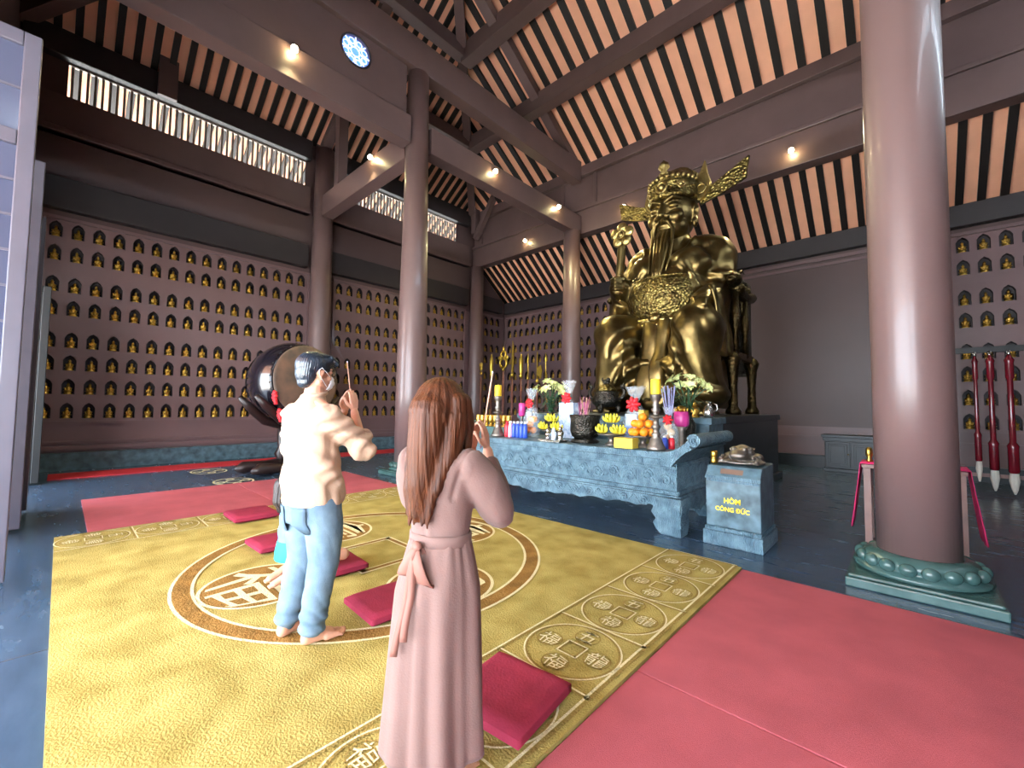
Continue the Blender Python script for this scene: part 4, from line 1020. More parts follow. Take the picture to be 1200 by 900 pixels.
# belly armour, belt, sash
b = MB(); rows = []
for i in range(13):
    t = i / 12; z = 2.58 - .80 * t; w_ = .52 + .12 * sin(pi * t); rows.append([])
    for j in range(17):
        u = -1 + j / 8; x = u * w_; k = 1 - ((x / .83) ** 2) - ((z - 2.22) / .70) ** 2
        rows[-1].append((x, -.32 - .66 * sqrt(max(.02, k)) - .03, z))
b.strip(rows); 
ridge = [(x, y, z) for x, y, z in rows[-1]]; b.tube(ridge, .03, 8); b.tube(rows[0], .022, 8); o = b.build('belly_armour', 'bronze_relief', stt)
b = MB(); pts = [(.80 * sin(a), -.30 - .64 * cos(a), 1.80 - .06 * cos(a)) for a in np.linspace(-1.5, 1.5, 21)]; b.tube(pts, .055, 10); b.tube([(x, y - .01, z - .09) for x, y, z in pts], .035, 10); b.build('belt', 'bronze_light', stt)
b = MB()
for x0, w_, ph in ((-.1, .15, 0), (.13, .13, 1.2)):
    rows = []
    for i in range(18):
        t = i / 17; z = 1.78 - 1.5 * t; y = -.93 - .10 * sin(pi * t * .9) - .03 * sin(t * 9 + ph) - .2 * t; rows.append([(x0 + u * w_ * (1 + .3 * t) + .04 * sin(t * 5 + ph), y + .02 * cos(u * 5) + dz, z) for u, dz in ((-1, .03), (-.5, 0), (0, -.02), (.5, 0), (1, .03), (1, .07), (0, .06), (-1, .07))])
    b.strip(rows, closed=True)
b.ell((0, -.97, 1.78), (.13, .08, .10)); b.build('sash', 'bronze', stt)
# raised fist with sceptre
b = MB(); b.ell((-.87, -.68, 2.60), (.19, .18, .16), 18, 12)
for k in range(4): b.chain([(-.74, -.78 + .02 * k, 2.50 + .075 * k), (-.86, -.89, 2.50 + .075 * k), (-.98, -.83, 2.50 + .075 * k)], [.045, .045, .038], 8)
b.chain([(-.82, -.6, 2.72), (-.80, -.76, 2.80)], [.06, .045], 8); blob(b, 'right_hand', 'bronze', .02, 2, stt)
b = MB(); b.torus((-.95, -.50, 2.50), .22, .06, 24, 10, 0, Matrix.Rotation(.9, 3, 'Y')); b.torus((-.97, -.46, 2.42), .24, .045, 24, 10, 0, Matrix.Rotation(.9, 3, 'Y')); b.build('cuff', 'bronze_light', stt)
sc_ = thing('ruyi_sceptre', None, None); sc_.parent = stt
b = MB(); b.tube([(-.92, -.72, 2.30), (-.88, -.74, 2.62), (-.84, -.72, 3.0), (-.80, -.74, 3.35), (-.76, -.78, 3.55)], [.05, .07, .085, .085, .05], 12); b.build('shaft', 'bronze', sc_)
b = MB(); Q = Matrix.Rotation(pi / 2 - .1, 3, 'X'); c = Vector((-.74, -.84, 3.60))
for k in range(5): a = pi / 2 + k * 2 * pi / 5; b.ell(c + Vector((.15 * cos(a), 0, .15 * sin(a))), (.115, .05, .115), 16, 8)
b.torus(c + Vector((0, -.05, 0)), .075, .022, 16, 6, 0, Q); b.ell(c + Vector((0, -.05, 0)), (.05, .03, .05)); b.build('flower_head', 'bronze_light', sc_)
for s in (1, -1):
    b = MB(); b.ell((s * .86, -1.12, .13), (.21, .36, .14), 18, 10); b.ell((s * .86, -1.38, .16), (.16, .14, .12), 16, 10); b.bx(s * .86 - .2, s * .86 + .2, -1.45, -.75, 0, .05); blob(b, 'boot', 'bronze', .025, 3, stt)
# throne
mat('throne_bronze', '4a3c24', .42, 1., var=.3, vscale=8, c2='332a1a', bump=.5, bscale=25, btype='voronoi')
th = thing('throne', None, None); th.parent = stt
b = MB(); b.bx(-1.15, 1.15, .78, 1.0, .75, 2.6); b.prism([(-1.15, 2.6), (-.9, 2.85), (-.4, 2.8), (0, 3.05), (.4, 2.8), (.9, 2.85), (1.15, 2.6)][::-1], .78, 1.0, 'xz'); b.build('seat_back', 'bronze_dark', th, bevel=.03)
for s in (1, -1):
    for y in (-.42, .8):
        b = MB(); b.lathe([(.12, 0), (.13, .06), (.08, .14), (.07, .5), (.10, .85), (.14, .98), (.09, 1.08)], 14, (s * 1.18, y, 0)); b.build('leg', 'throne_bronze', th)
    b = MB(); b.tube([(s * 1.19, .85, 2.3), (s * 1.2, .4, 2.22), (s * 1.2, 0, 2.24), (s * 1.2, -.25, 2.32)], [.1, .09, .1, .12], 12); b.ell((s * 1.2, -.32, 2.42), (.13, .17, .13)); b.ell((s * 1.2, -.48, 2.38), (.08, .1, .07))
    for k in range(5): b.ell((s * 1.2, -.2 + .2 * k, 2.38), (.05, .07, .07), 8, 6)
    b.tube([(s * 1.24, -.3, 2.5), (s * 1.27, -.15, 2.6), (s * 1.28, 0, 2.58)], [.04, .03, .01], 8); b.build('dragon_arm', 'throne_bronze', th)
    b = MB(); b.bx(s * 1.18 - .05, s * 1.18 + .05, -.4, .8, 1.0, 1.12); b.lathe([(.06, 1.05), (.05, 1.5), (.08, 1.6), (.05, 2.25)], 12, (s * 1.19, -.25, 0)); b.lathe([(.06, 1.05), (.05, 1.5), (.08, 1.6), (.05, 2.25)], 12, (s * 1.19, .35, 0)); b.build('arm_post', 'throne_bronze', th)
# own-left sleeve cloth falling beside the throne
b = MB(); rows = []
for i in range(14):
    t = i / 13; z = 2.15 - 1.15 * t; rows.append([(1.13 + .05 * sin(j * 1.3 + t * 4) - .12 * (1 - t), -1.10 + .075 * j + .04 * sin(t * 3), z + .03 * cos(j)) for j in range(10)])
b.strip(rows); o = b.build('sleeve_drape', 'bronze', stt); sd = o.modifiers.new('s', 'SOLIDIFY'); sd.thickness = .05

# ================================================================== drum
mat('drum_skin', '7a5c4a', .55, var=.3, vscale=3, c2='544a40'); mat('drum_lacquer', '1e1a22', .18, coat=.6); mat('dark_wood', '2a1c1a', .35, var=.2, vscale=5); mat('ribbon_red', 'e02a34', .5)
DRP = Vector((-9.35, 3.58, 1.93)); DN = Vector((.966, .26, .05)).normalized(); DQ = Vector((0, 0, 1)).rotation_difference(DN).to_matrix()
dr = thing('temple_drum', 'large black lacquered drum with brown skin on a wooden cradle', 'drum', (-9.9, 3.1, 0))
dl = lambda v: Vector(v) - Vector((-9.9, 3.1, 0))
c0_ = dl(DRP)
b = MB(); L = .9; prof = [(.75, -.02)] + [(.75 + .11 * sin(pi * k / 12), -L * k / 12) for k in range(13)] + [(.76, -L - .02)]
b.lathe([(r, -z_) for r, z_ in [(p[0], -p[1]) for p in prof]], 48, c0_, M=DQ); DB = b
studs = 1
b = MB(); b.lathe([(.755, .0), (.75, .015), (.70, .03), (.02, .034)], 48, c0_, M=DQ); b.build('drumhead', 'drum_skin', dr)
b = DB
for k in range(36):
    a = 2 * pi * k / 36
    for z_ in (-.07, -L + .07): b.ell(c0_ + DQ @ Vector((.772 * cos(a), .772 * sin(a), z_)), .02, 8, 6, 1)
b.build('barrel', ['drum_lacquer', 'bronze_dark'], dr)
b = MB()
for z_ in (-.3, -L + .3):
    M_ = [c0_ + DQ @ Vector((.98 * cos(a), .98 * sin(a), z_)) for a in np.linspace(0, 2 * pi, 40)]
ctr = c0_ + DQ @ Vector((0, 0, -L / 2)); ax = DQ @ Vector((0, 0, 1)); side = Vector((-DN.y, DN.x, 0)).normalized()
for t_ in (-.28, .28):
    p0 = ctr + ax * t_; pts = [p0 + side * (s * .86) + Vector((0, 0, h * .86)) for s, h in ((-1.12, -.38), (-.88, -.62), (-.5, -.95), (0, -1.08), (.5, -.95), (.88, -.62), (1.12, -.38))]
    b = MB(); b.tube(pts, [.05, .085, .10, .11, .10, .085, .05], 10); b.build('cradle_arm', 'dark_wood', dr)
    b = MB(); q = Vector((p0.x, p0.y, 0)); b.lathe([(.14, .14), (.12, .25), (.17, .34), (.10, .5), (.13, .7), (.12, p0.z - .94)], 16, q); b.build('post', 'dark_wood', dr)
    b = MB(); b.tube([q + side * s + Vector((0, 0, h)) for s, h in ((-1.0, .12), (-.85, .14), (-.4, .13), (0, .16), (.4, .13), (.85, .14), (1.0, .12))], [.03, .12, .105, .10, .105, .12, .03], 12); b.build('foot', 'dark_wood', dr)
b = MB(); p0, p1 = ctr + ax * -.28, ctr + ax * .28; b.beam((p0.x, p0.y, .45), (p1.x, p1.y, .45), .10, .16); b.build('stretcher', 'dark_wood', dr, bevel=.01)
for k, (s, h) in enumerate(((-.86, -.42), (-.72, -.85))):
    p = ctr + ax * .5 + side * s * .84 + Vector((0, 0, h * .82)); b = MB(); bow(b, p, .11, 0); b.tube([p, p + Vector((.06, .0, -.16))], [.03, .04], 8); b.build('red_ribbon', 'ribbon_red', dr)

# ================================================================== ceremonial staffs on the left
mat('staff_gold', 'b89a3e', .35, .9, var=.2, vscale=15); mat('staff_pole', '6a3a30', .5)
SYy = 8.55
rk = thing('staff_rack', 'low dark wooden rack holding the gold ceremonial staffs', 'rack', (-8.2, SYy, 0))
b = MB(); b.bx(-1.35, 1.35, -.06, .06, .9, .98); b.bx(-1.35, 1.35, -.06, .06, .12, .2); b.build('rail', 'dark_wood', rk)
for s in (-1.3, 1.3): b = MB(); b.bx(s - .05, s + .05, -.05, .05, 0, 1.05); b.bx(s - .06, s + .06, -.3, .3, 0, .1); b.build('post', 'dark_wood', rk, bevel=.01)
def head_gourd(b, z): b.ell((0, 0, z + .12), (.07, .03, .1)); b.ell((0, 0, z + .3), (.05, .03, .07)); b.torus((0, 0, z + .42), .05, .015, 14, 6, 0, MXR)
MXR = Matrix.Rotation(pi / 2, 3, 'X')
def head_ring(b, z):
    b.torus((0, 0, z + .22), .13, .035, 24, 8, 0, MXR); b.torus((0, 0, z + .47), .09, .03, 20, 8, 0, MXR); b.lathe([(.03, z), (.05, z + .05), (.03, z + .09)], 12); b.ell((0, 0, z + .62), (.035, .03, .07))
    for s in (1, -1): b.ell((s * .14, 0, z + .38), (.06, .03, .06))
def head_blade(b, z): b.prism([(-.03, z), (.03, z), (.055, z + .4), (.05, z + .75), (.0, z + .95), (-.02, z + .5)], -.012, .012, 'xz'); b.lathe([(.03, z - .06), (.055, z), (.03, z + .05)], 12)
def head_halberd(b, z):
    b.prism([(-.015, z), (.015, z), (.012, z + .7), (0, z + .78), (-.012, z + .7)], -.012, .012, 'xz'); b.prism([(.01, z + .15), (.13, z + .08), (.16, z + .25), (.12, z + .42), (.01, z + .35)], -.01, .01, 'xz'); b.ell((0, 0, z), (.05, .05, .05))
def head_club(b, z): b.lathe([(.03, z), (.06, z + .05), (.035, z + .1), (.055, z + .2), (.06, z + .5), (.03, z + .58), (.01, z + .66)], 14)
def head_spear(b, z): b.lathe([(.025, z), (.045, z + .03), (.018, z + .08), (.014, z + .5), (.03, z + .56), (.0, z + .75)], 12)
def head_hand(b, z):
    b.ell((0, 0, z + .1), (.05, .03, .06)); b.ell((0, 0, z + .25), (.07, .03, .08))
    for k in range(4): b.cap((-.05 + .033 * k, 0, z + .3), (-.06 + .04 * k, 0, z + .42 - .02 * abs(k - 1.5)), .016, .012, 8)
for k, (x, zt, fn, d) in enumerate(((-9.29, 2.3, head_hand, 'hand-shaped head'), (-8.85, 2.28, head_club, 'club head'), (-8.37, 2.42, head_ring, 'double ring head'), (-8.02, 2.3, head_blade, 'tall curved blade'), (-7.70, 2.2, head_club, 'slim club head'), (-7.45, 2.15, head_spear, 'thin spear point'), (-7.13, 2.1, head_halberd, 'broad axe blade'), (-6.85, 2.1, head_spear, 'short spear point'))):
    x += .10
    t = thing('ceremonial_staff', 'gold ceremonial staff with %s, %s from left on the rack' % (d, ORD[k + 1]), 'staff', (x, SYy - .09, 0), group='gold ceremonial staffs in the rack')
    b = MB(); b.tube([(0, 0, .02), (0, 0, zt)], .022, 8); b.build('pole', 'staff_pole', t)
    b = MB(); fn(b, zt); b.build('head', 'staff_gold', t)

# ================================================================== right-hand side
mat('brush_red', '6e1220', .22, coat=.4); mat('bristle', 'd8d4c8', .9, var=.15, vscale=40, stretch=(1, 1, .1)); mat('cloth_pink', 'd62a6a', .65); mat('wood_pale', '8a6a62', .5, var=.15, vscale=6)
br = thing('brush_rack', 'black rack from which giant red brushes hang, right of the thick column', 'rack', (1.25, 11.22, 0))
b = MB(); b.bx(-.70, 1.1, -.04, .04, 2.5, 2.6); b.build('top_bar', 'door_dark', br)
b = MB(); b.bx(-.70, 1.1, -.03, .03, .30, .36); b.build('lower_bar', 'wood_pale', br)
for s in (-.65, 1.05): b = MB(); b.bx(s - .045, s + .045, -.045, .045, 0, 2.62); b.bx(s - .06, s + .06, -.35, .35, 0, .08); b.build('post', 'door_dark', br)
for k, (x, zb, r) in enumerate(((.89, .24, .045), (1.07, .10, .062), (1.29, .07, .068))):
    t = thing('giant_brush', ['slimmest giant red brush, hanging nearest the thick column', 'middle giant red brush with white bristles on the rack', 'thickest giant red brush with white bristles, rightmost on the rack'][k], 'brush', (x, 11.12, 0), group='giant red brushes on the rack')
    b = MB(); b.lathe([(r * .75, zb + .33), (r, zb + .36), (r, zb + .75), (r * 1.1, zb + .8), (r * .62, zb + .86), (r * .55, 2.0), (r * .8, 2.04), (r * .8, 2.3), (r * .95, 2.34), (r * .5, 2.4), (.02, 2.44)], 18); b.build('handle', 'brush_red', t)
    b = MB(); b.lathe([(.012, zb - .02), (r * .55, zb + .05), (r * .95, zb + .2), (r * .8, zb + .335)], 18); b.build('bristles', 'bristle', t)
    b = MB(); b.ell((0, 0, 2.455), (.028, .028, .035)); b.torus((0, 0, 2.49), .022, .006, 12, 5, 0, MXR); b.build('loop', 'silver', t)
cb = thing('cabinet', 'low dark cabinet with panelled doors against the plain back wall', 'cabinet', (-.75, 12.72, 0))
b = MB(); b.bx(-.72, .72, -.26, .28, .08, .80); b.build('body', 'stone_dark', cb, bevel=.008)
b = MB(); b.bx(-.78, .78, -.31, .3, .80, .86); b.bx(-.75, .75, -.29, .29, .72, .80); b.build('top', 'stone_dark', cb, bevel=.008)
b = MB(); b.bx(-.75, .75, -.29, .29, 0, .08); b.build('plinth', 'stone_dark', cb, bevel=.008)
for k in range(3):
    x = -.70 + .47 * k; b = MB(); b.bx(x, x + .45, -.285, -.26, .12, .70); b.bx(x + .05, x + .40, -.295, -.28, .17, .65); b.bx(x + .09, x + .36, -.302, -.29, .21, .61); d_ = b.build('door', 'stone_dark', cb, bevel=.006)
    b = MB(); b.ell((x + .42, -.30, .42), .014, 8, 6); b.build('knob', 'gold', d_)
tb = thing('side_table', 'small wooden table with bright pink cloth, mostly hidden behind the thick column', 'table', (.01, 6.25, 0))
b = MB(); b.bx(-.40, .40, -.22, .22, .82, .86); b.build('tabletop', 'wood_pale', tb, bevel=.006)
for x in (-.355, .355):
    for y in (-.18, .18): b = MB(); b.bx(x - .03, x + .03, y - .03, y + .03, 0, .82); b.build('leg', 'wood_pale', tb)
b = MB()
for s in (-1, 1):
    rows = [[(s * (.40 + .012 + (.09 * t)), -.22 + .44 * j / 10 + .0, .87 - .70 * t + .0 * j) if t > 0 else (s * .414, -.22 + .44 * j / 10, .872) for j in range(11)] for t in np.linspace(0, 1, 10)]
    rows = [[(x + .012 * sin(j * 1.9) * i / 9, y, z) for j, (x, y, z) in enumerate(r)] for i, r in enumerate(rows)]
    b.strip(rows)
b.strip([[(-.414 + .828 * i / 6, -.22, .872) for i in range(7)], [(-.414 + .828 * i / 6, .22, .872) for i in range(7)]])
o = b.build('pink_tablecloth', 'cloth_pink', loc=(.01, 6.25, 0)); tag(o, 'bright pink cloth hanging over both ends of the hidden side table', 'tablecloth'); sd = o.modifiers.new('s', 'SOLIDIFY'); sd.thickness = .006
b = MB(); b.lathe([(.03, 0), (.035, .01), (.02, .04), (.035, .08), (.03, .14), (.015, .16)], 14); tag(b.build('brass_bottle', 'gold', loc=(-.33, 6.2, .876)), 'little brass bottle on the side table, at the column edge', 'bottle')
# ================================================================== people
mat('shirt', 'b0927c', .7, bump=.12, bscale=90, sheen=.1, spec=.2); mat('jeans', '687c8a', .8, var=.2, vscale=9, c2='566a7c', bump=.2, bscale=220, spec=.15); mat('jeans_patch', '52687a', .8)
mat('hair_black', '1a2634', .3, var=.3, vscale=60, stretch=(1, 1, .15), bump=.25, bscale=90, spec=.7); mat('hair_brown', '4e2a15', .5, var=.4, vscale=70, c2='341b10', stretch=(1, 1, .04), bump=.3, bscale=160, spec=.22)  # the black carries the blue of reflected sky in its colour
mat('hair_child', '2e2320', .45, var=.3, vscale=40, bump=.4, bscale=70); mat('mask', 'e6e9f0', .75); mat('dress', '6e5650', .75, var=.06, vscale=6, bump=.12, bscale=160, sheen=.1, spec=.2)
mat('dress_ribbon', '7a5044', .7); mat('denim_blue', '5c86b8', .75, var=.2, vscale=10); mat('teal', '18a8a4', .7, var=.12, vscale=10); mat('eye_white', 'e8e4e0', .3); mat('iris', '1a100c', .2); mat('lips', 'a8584e', .45)

def hand(mb, w, f, n, t, curl=.25, s=1.):
    """palm and five separate fingers: f fingers, n palm normal, t thumb side"""
    w, f, n, t = Vector(w), Vector(f).normalized(), Vector(n).normalized(), Vector(t).normalized()
    for k, (o, L) in enumerate(((.028, .066), (.010, .074), (-.008, .069), (-.025, .054))):
        b = w + t * (o * .55 * s) + f * (.012 * s); kn = w + f * (.088 - .004 * abs(k - 1)) * s + t * (o * s)
        mb.cap(b, kn, .0125 * s, .0105 * s, 10)
        p, a, r = kn, 0., .0092 * s
        for j, q in enumerate((.45, .32, .25)):
            a += curl * (.6 + .5 * j); d = f * cos(a) + n * sin(a); e = p + d * (L * q * s); mb.cap(p, e, r, r * .9, 10); p, r = e, r * .9
    mb.cap(w + t * .008 * s, w + t * .02 * s + f * .035 * s, .015 * s, .014 * s, 10)
    p = w + t * .022 * s + f * .025 * s
    for d, L, r0, r1 in ((t * .8 + f * .7 + n * .35, .036, .0135, .011), (t * .25 + f * .95 + n * .35, .030, .011, .010), (f * 1. + n * .3, .024, .010, .008)):
        e = p + d.normalized() * (L * s); mb.cap(p, e, r0 * s, r1 * s, 10); p = e
def foot(mb, ank, yaw, s=1., pitch=0.):
    a = Vector(ank); R = Matrix.Rotation(yaw, 3, 'Z')
    P = lambda x, y, z: Vector((a.x, a.y, 0)) + R @ Vector((x * s, y * s, z * s))
    mb.cap(P(0, -.015, .09), P(0, -.03, .035), .036 * s, .034 * s); mb.cap(P(0, -.03, .034), P(.0, .09, .03), .034 * s, .03 * s); mb.cap(P(0, .02, .06), P(0, .10, .032), .034 * s, .03 * s)
    mb.cap(P(-.018, .08, .022), P(-.02, .15, .019), .024 * s, .019 * s); mb.cap(P(.018, .08, .02), P(.022, .14, .017), .024 * s, .017 * s)
    sg = -1 if yaw > 0 else 1
    for k, (x, y, L, r) in enumerate(((-.030, .150, .045, .0135), (-.010, .158, .036, .0095), (.006, .154, .033, .009), (.020, .147, .030, .0085), (.033, .138, .026, .008))):
        q = P(x * sg * 1, y, .016); e = P(x * sg * 1.08, y + L, .010); mb.cap(q, e, r * s, r * .9 * s, 10)
def face(mb, c, s, R=None, brow=True):
    """head about its centre, looking along +Y"""
    P = []
    m2 = MB()
    m2.ell((0, -.012, .012), (.076, .094, .096), 24, 18); m2.ell((0, .028, -.042), (.062, .062, .066), 22, 16); m2.cap((0, .045, -.088), (0, .058, -.086), .026, .022)
    for k in (1, -1):
        m2.cap((k * .055, -.0, -.055), (k * .018, .062, -.092), .022, .018); m2.ell((k * .040, .060, -.028), (.024, .02, .022), 14, 10); m2.ell((k * .032, .074, .012), (.021, .012, .012), 14, 10)
        m2.cap((k * .012, .083, .028), (k * .05, .068, .028), .010, .008)
        m2.ell((k * .078, -.008, -.006), (.008, .018, .03), 12, 10, rot=(0, 0, k * -.35)); m2.torus((k * .081, -.010, -.002), .018, .0055, 16, 6, 0, Matrix.Rotation(pi / 2, 3, 'Y')); m2.ell((k * .078, -.004, -.03), (.007, .009, .01), 10, 8)
        m2.ell((k * .010, .093, -.026), (.009, .010, .008), 10, 8)
    m2.cap((0, .084, .016), (0, .100, -.018), .008, .011); m2.ell((0, .083, -.052), (.024, .010, .006), 14, 8); m2.ell((0, .080, -.063), (.020, .010, .007), 14, 8)
    M = Matrix.Translation(c) @ (R.to_4x4() if R else Matrix.Identity(4)) @ Matrix.Scale(s, 4)
    m2.xf(M); mb.add(m2.v, m2.f, 0, True); return M
def eyes(M, parent):
    for k in (1, -1):
        b = MB(); b.ell((k * .032, .078, .013), (.013, .008, .006), 12, 8, 0); b.ell((k * .032, .0845, .013), (.0055, .003, .0055), 10, 6, 1); b.xf(M); b.build('eye', ['eye_white', 'iris'], parent)
    b = MB(); b.ell((0, .087, -.052), (.022, .008, .005), 14, 8); b.ell((0, .084, -.062), (.018, .008, .006), 14, 8); b.xf(M); b.build('lips', 'lips', parent)
    b = MB()
    for k in (1, -1): b.chain([(k * .012, .091, .032), (k * .034, .087, .037), (k * .054, .072, .032)], [.003, .004, .002], 6)
    b.xf(M); b.build('eyebrows', 'hair_black', parent)
def loft(mb, rings, n=28):
    rows = [[(cx + rx * cos(2 * pi * i / n), cy + ry * sin(2 * pi * i / n), z) for i in range(n)] for z, rx, ry, cx, cy in rings]
    o = len(mb.v); mb.strip(rows, closed=True); m = len(rows)
    mb.f.append([o + i for i in range(n)][::-1]); mb.m.append(0); mb.s.append(True); mb.f.append([o + (m - 1) * n + i for i in range(n)]); mb.m.append(0); mb.s.append(True)
ZF = .041
# ------------------------------------------------------------------ man in jeans
man = thing('person', 'man in cream shirt and pale jeans, barefoot, holding an incense stick', 'person', (-2.70, 1.08, ZF), .19)
HC = (-.005, .008, 1.60); HRm = Matrix.Rotation(-.08, 3, 'Z') @ Matrix.Rotation(-.10, 3, 'X')
mb = MB(); HM = face(mb, HC, 1.03, HRm)
mb.cap((0, -.01, 1.40), (0, .005, 1.52), .062, .056); mb.chain([(-.14, -.01, 1.36), (0, -.02, 1.41), (.14, -.01, 1.36)], [.05, .06, .05])
loft(mb, [(.80, .13, .11, 0, 0), (.95, .14, .11, 0, 0), (1.15, .14, .10, 0, 0), (1.3, .15, .10, 0, -.01), (1.38, .12, .07, 0, -.02)], 20)
mb.chain([(.185, -.01, 1.335), (.225, .19, 1.13)], [.05, .042]); mb.chain([(.225, .19, 1.13), (.045, .265, 1.355)], [.042, .026])
mb.chain([(-.185, -.01, 1.335), (-.225, .19, 1.13)], [.05, .042]); mb.chain([(-.225, .19, 1.13), (-.05, .255, 1.355)], [.042, .026])
hand(mb, (.043, .267, 1.36), (-.20, .05, 1), (-1, .1, -.1), (.1, -1, 0), .30); hand(mb, (-.047, .257, 1.36), (.20, .05, 1), (1, .1, -.1), (-.1, -1, 0), .30)
mb.chain([(.10, .0, .86), (.105, .02, .46), (.095, -.03, .09)], [.085, .058, .04]); mb.chain([(-.10, .0, .86), (-.105, .02, .46), (-.115, -.05, .09)], [.085, .058, .04])
foot(mb, (.095, -.02, 0), -.30, 1.0); foot(mb, (-.115, -.05, 0), .12, 1.0)
blob(mb, 'body', 'skin', .0045, 2, man)
mb = MB()
loft(mb, [(.80, .200, .165, .0, .02), (.84, .208, .172, 0, .02), (.95, .208, .168, 0, .015), (1.08, .195, .152, 0, .0), (1.2, .198, .148, 0, -.015), (1.30, .200, .138, 0, -.025), (1.36, .175, .115, 0, -.03), (1.41, .105, .085, 0, -.02), (1.455, .070, .070, 0, -.005), (1.475, .066, .066, 0, .005)], 36)
for s in (1, -1): mb.chain([(s * .165, -.02, 1.33), (s * .215, .10, 1.215), (s * .235, .19, 1.13), (s * .185, .215, 1.185)], [.082, .078, .075, .062], 18)
def shirtf(co, no):
    x, y, z = co[:, 0], co[:, 1], co[:, 2]
    tor = np.clip((1.32 - z) / .1, 0, 1)
    hem = np.clip((z - .82) / .06, 0, 1); q = z * .62 - (y - .1) * .78
    f = lambda p: np.power(np.abs(np.sin(p)), .55) * np.sign(np.sin(p))
    d = tor * hem * (.010 * f(26 * q + 3 * np.sin(8 * z + 5 * x)) * (.35 + .65 * np.sin(z * 6 + 3 * y + 1) ** 2) + .006 * f(52 * (z * .5 + y * .7) + 7 * np.sin(5 * z)))
    d += -.006 * tor * np.exp(-((z - 1.24 + .1 * (y + .1)) / .008) ** 2) * (y < .02)
    arm = np.clip((np.abs(x) - .17) / .03, 0, 1); d += arm * .0065 * f(62 * (y * .75 - z * .65) + 9 * x + 2.5 * np.sin(22 * z + 9 * y))
    return co + no * d[:, None]
sh = blob(mb, 'shirt', 'shirt', .010, 4, man, post=shirtf)
mb = MB(); mb.torus((0, .0, 1.462), .068, .013, 28, 8, 0, Matrix.Rotation(.2, 3, 'X')); mb.build('collar', 'shirt', sh)
mb = MB()
for s in (1, -1): mb.torus((s * .172, .222, 1.205), .058, .012, 20, 8, 0, Vector((0, 0, 1)).rotation_difference(Vector((-s * .6, .25, .75))).to_matrix())
mb.build('cuffs', 'shirt', sh)
mb = MB()
loft(mb, [(.70, .165, .140, 0, .005), (.80, .178, .150, 0, .005), (.88, .172, .145, 0, .01), (.93, .165, .135, 0, .01)], 28)
mb.chain([(.090, .01, .82), (.102, .03, .66), (.108, .035, .47), (.104, .0, .28), (.098, -.025, .10)], [.115, .110, .088, .074, .068], 18); mb.chain([(-.090, .01, .82), (-.10, .025, .66), (-.105, .03, .47), (-.112, -.01, .28), (-.116, -.05, .10)], [.115, .110, .088, .074, .068], 18)
def jeansf(co, no):
    x, y, z = co[:, 0], co[:, 1], co[:, 2]
    d = .009 * np.power(np.abs(np.sin(30 * z + 14 * y * np.sign(x) + 4 * np.sin(9 * y) + 3 * np.sin(7 * z))), .6) * (.25 + .75 * np.sin(6 * z + 4 * x) ** 2) * np.clip((.75 - z) / .3, .25, 1) + .007 * np.sin(85 * z + 6 * x) * np.clip((.26 - z) / .12, 0, 1)
    co = co + no * d[:, None]; co[:, 2] = np.maximum(co[:, 2], .035); return co
jn = blob(mb, 'jeans', 'jeans', .010, 4, man, post=jeansf)
for s in (1, -1):
    b = MB(); rows = []
    for i in range(7):
        z = .80 - .16 * i / 6
        rows.append([(s * (.035 + .11 * j / 5), -.150 + .012 * (j / 5) ** 2 * 3 - .016 + (.0 if i < 5 else .004), z - (.02 * (1 - abs(j - 2.5) / 2.5) if i == 6 else 0)) for j in range(6)])
    b.strip(rows); o = b.build('back_pocket', 'jeans_patch', jn); m_ = o.modifiers.new('w', 'SHRINKWRAP'); m_.target = jn; m_.offset = .007; sd = o.modifiers.new('s', 'SOLIDIFY'); sd.thickness = .004; sd.offset = 0
# hair, mask, glasses
mb = MB(); mb.ell((0, -.022, .038), (.088, .103, .088), 26, 18); mb.ell((0, -.052, -.004), (.077, .064, .078), 22, 16); mb.ell((0, -.062, -.058), (.055, .036, .045), 18, 12); mb.ell((0, .03, .075), (.078, .075, .05), 20, 14)
for k in range(9): mb.chain([(-.06 + .015 * k, .05, .098), (-.062 + .0155 * k, .092, .075), (-.064 + .016 * k, .100, .048 + .006 * (k % 3))], [.017, .014, .006], 8)
def hairf(co, no):
    a = np.arctan2(co[:, 0], co[:, 1] + .02); d = .0014 * np.sin(a * 46 + 30 * co[:, 2]) + .0012 * np.sin(a * 91 + 17 * co[:, 2]); return co + no * d[:, None]
h = blob(mb, 'hair', 'hair_black', .0045, 2, man, post=hairf); h.matrix_local = HM
b = MB(); rows = []
for i in range(9):
    t = i / 8; z = -.010 - .092 * t; rows.append([])
    for j in range(13):
        u = -1 + j / 6; ang = u * 1.15; bulge = .030 * sin(pi * min(1, t * .95 + .05)) * (1 - .6 * abs(u)); rows[-1].append(((.066 - .008 * t) * sin(ang), .028 + (.072 - .012 * t * t) * cos(ang) + bulge + .003 * sin(t * 18), z - .006 * abs(u) * (1 - 2 * t)))
b.strip(rows); o = b.build('face_mask', 'mask', man); o.matrix_local = HM; sd = o.modifiers.new('s', 'SOLIDIFY'); sd.thickness = .003
b = MB()
for k in (1, -1):
    b.tube([(k * .058, .06, -.014), (k * .078, .02, .008), (k * .088, -.012, .026), (k * .087, -.028, .008), (k * .086, -.02, -.02), (k * .06, .052, -.085)], .0018, 6)
b.build('ear_loops', 'mask', o)
b = MB()
for k in (1, -1):
    b.torus((k * .034, .100, .014), .024, .0022, 24, 6, 0, Matrix.Rotation(pi / 2, 3, 'X')); b.tube([(k * .058, .098, .018), (k * .082, .03, .020), (k * .088, -.02, .012)], .0018, 6)
b.tube([(-.011, .101, .016), (0, .104, .019), (.011, .101, .016)], .002, 6); o = b.build('glasses', 'door_dark', man); o.matrix_local = HM
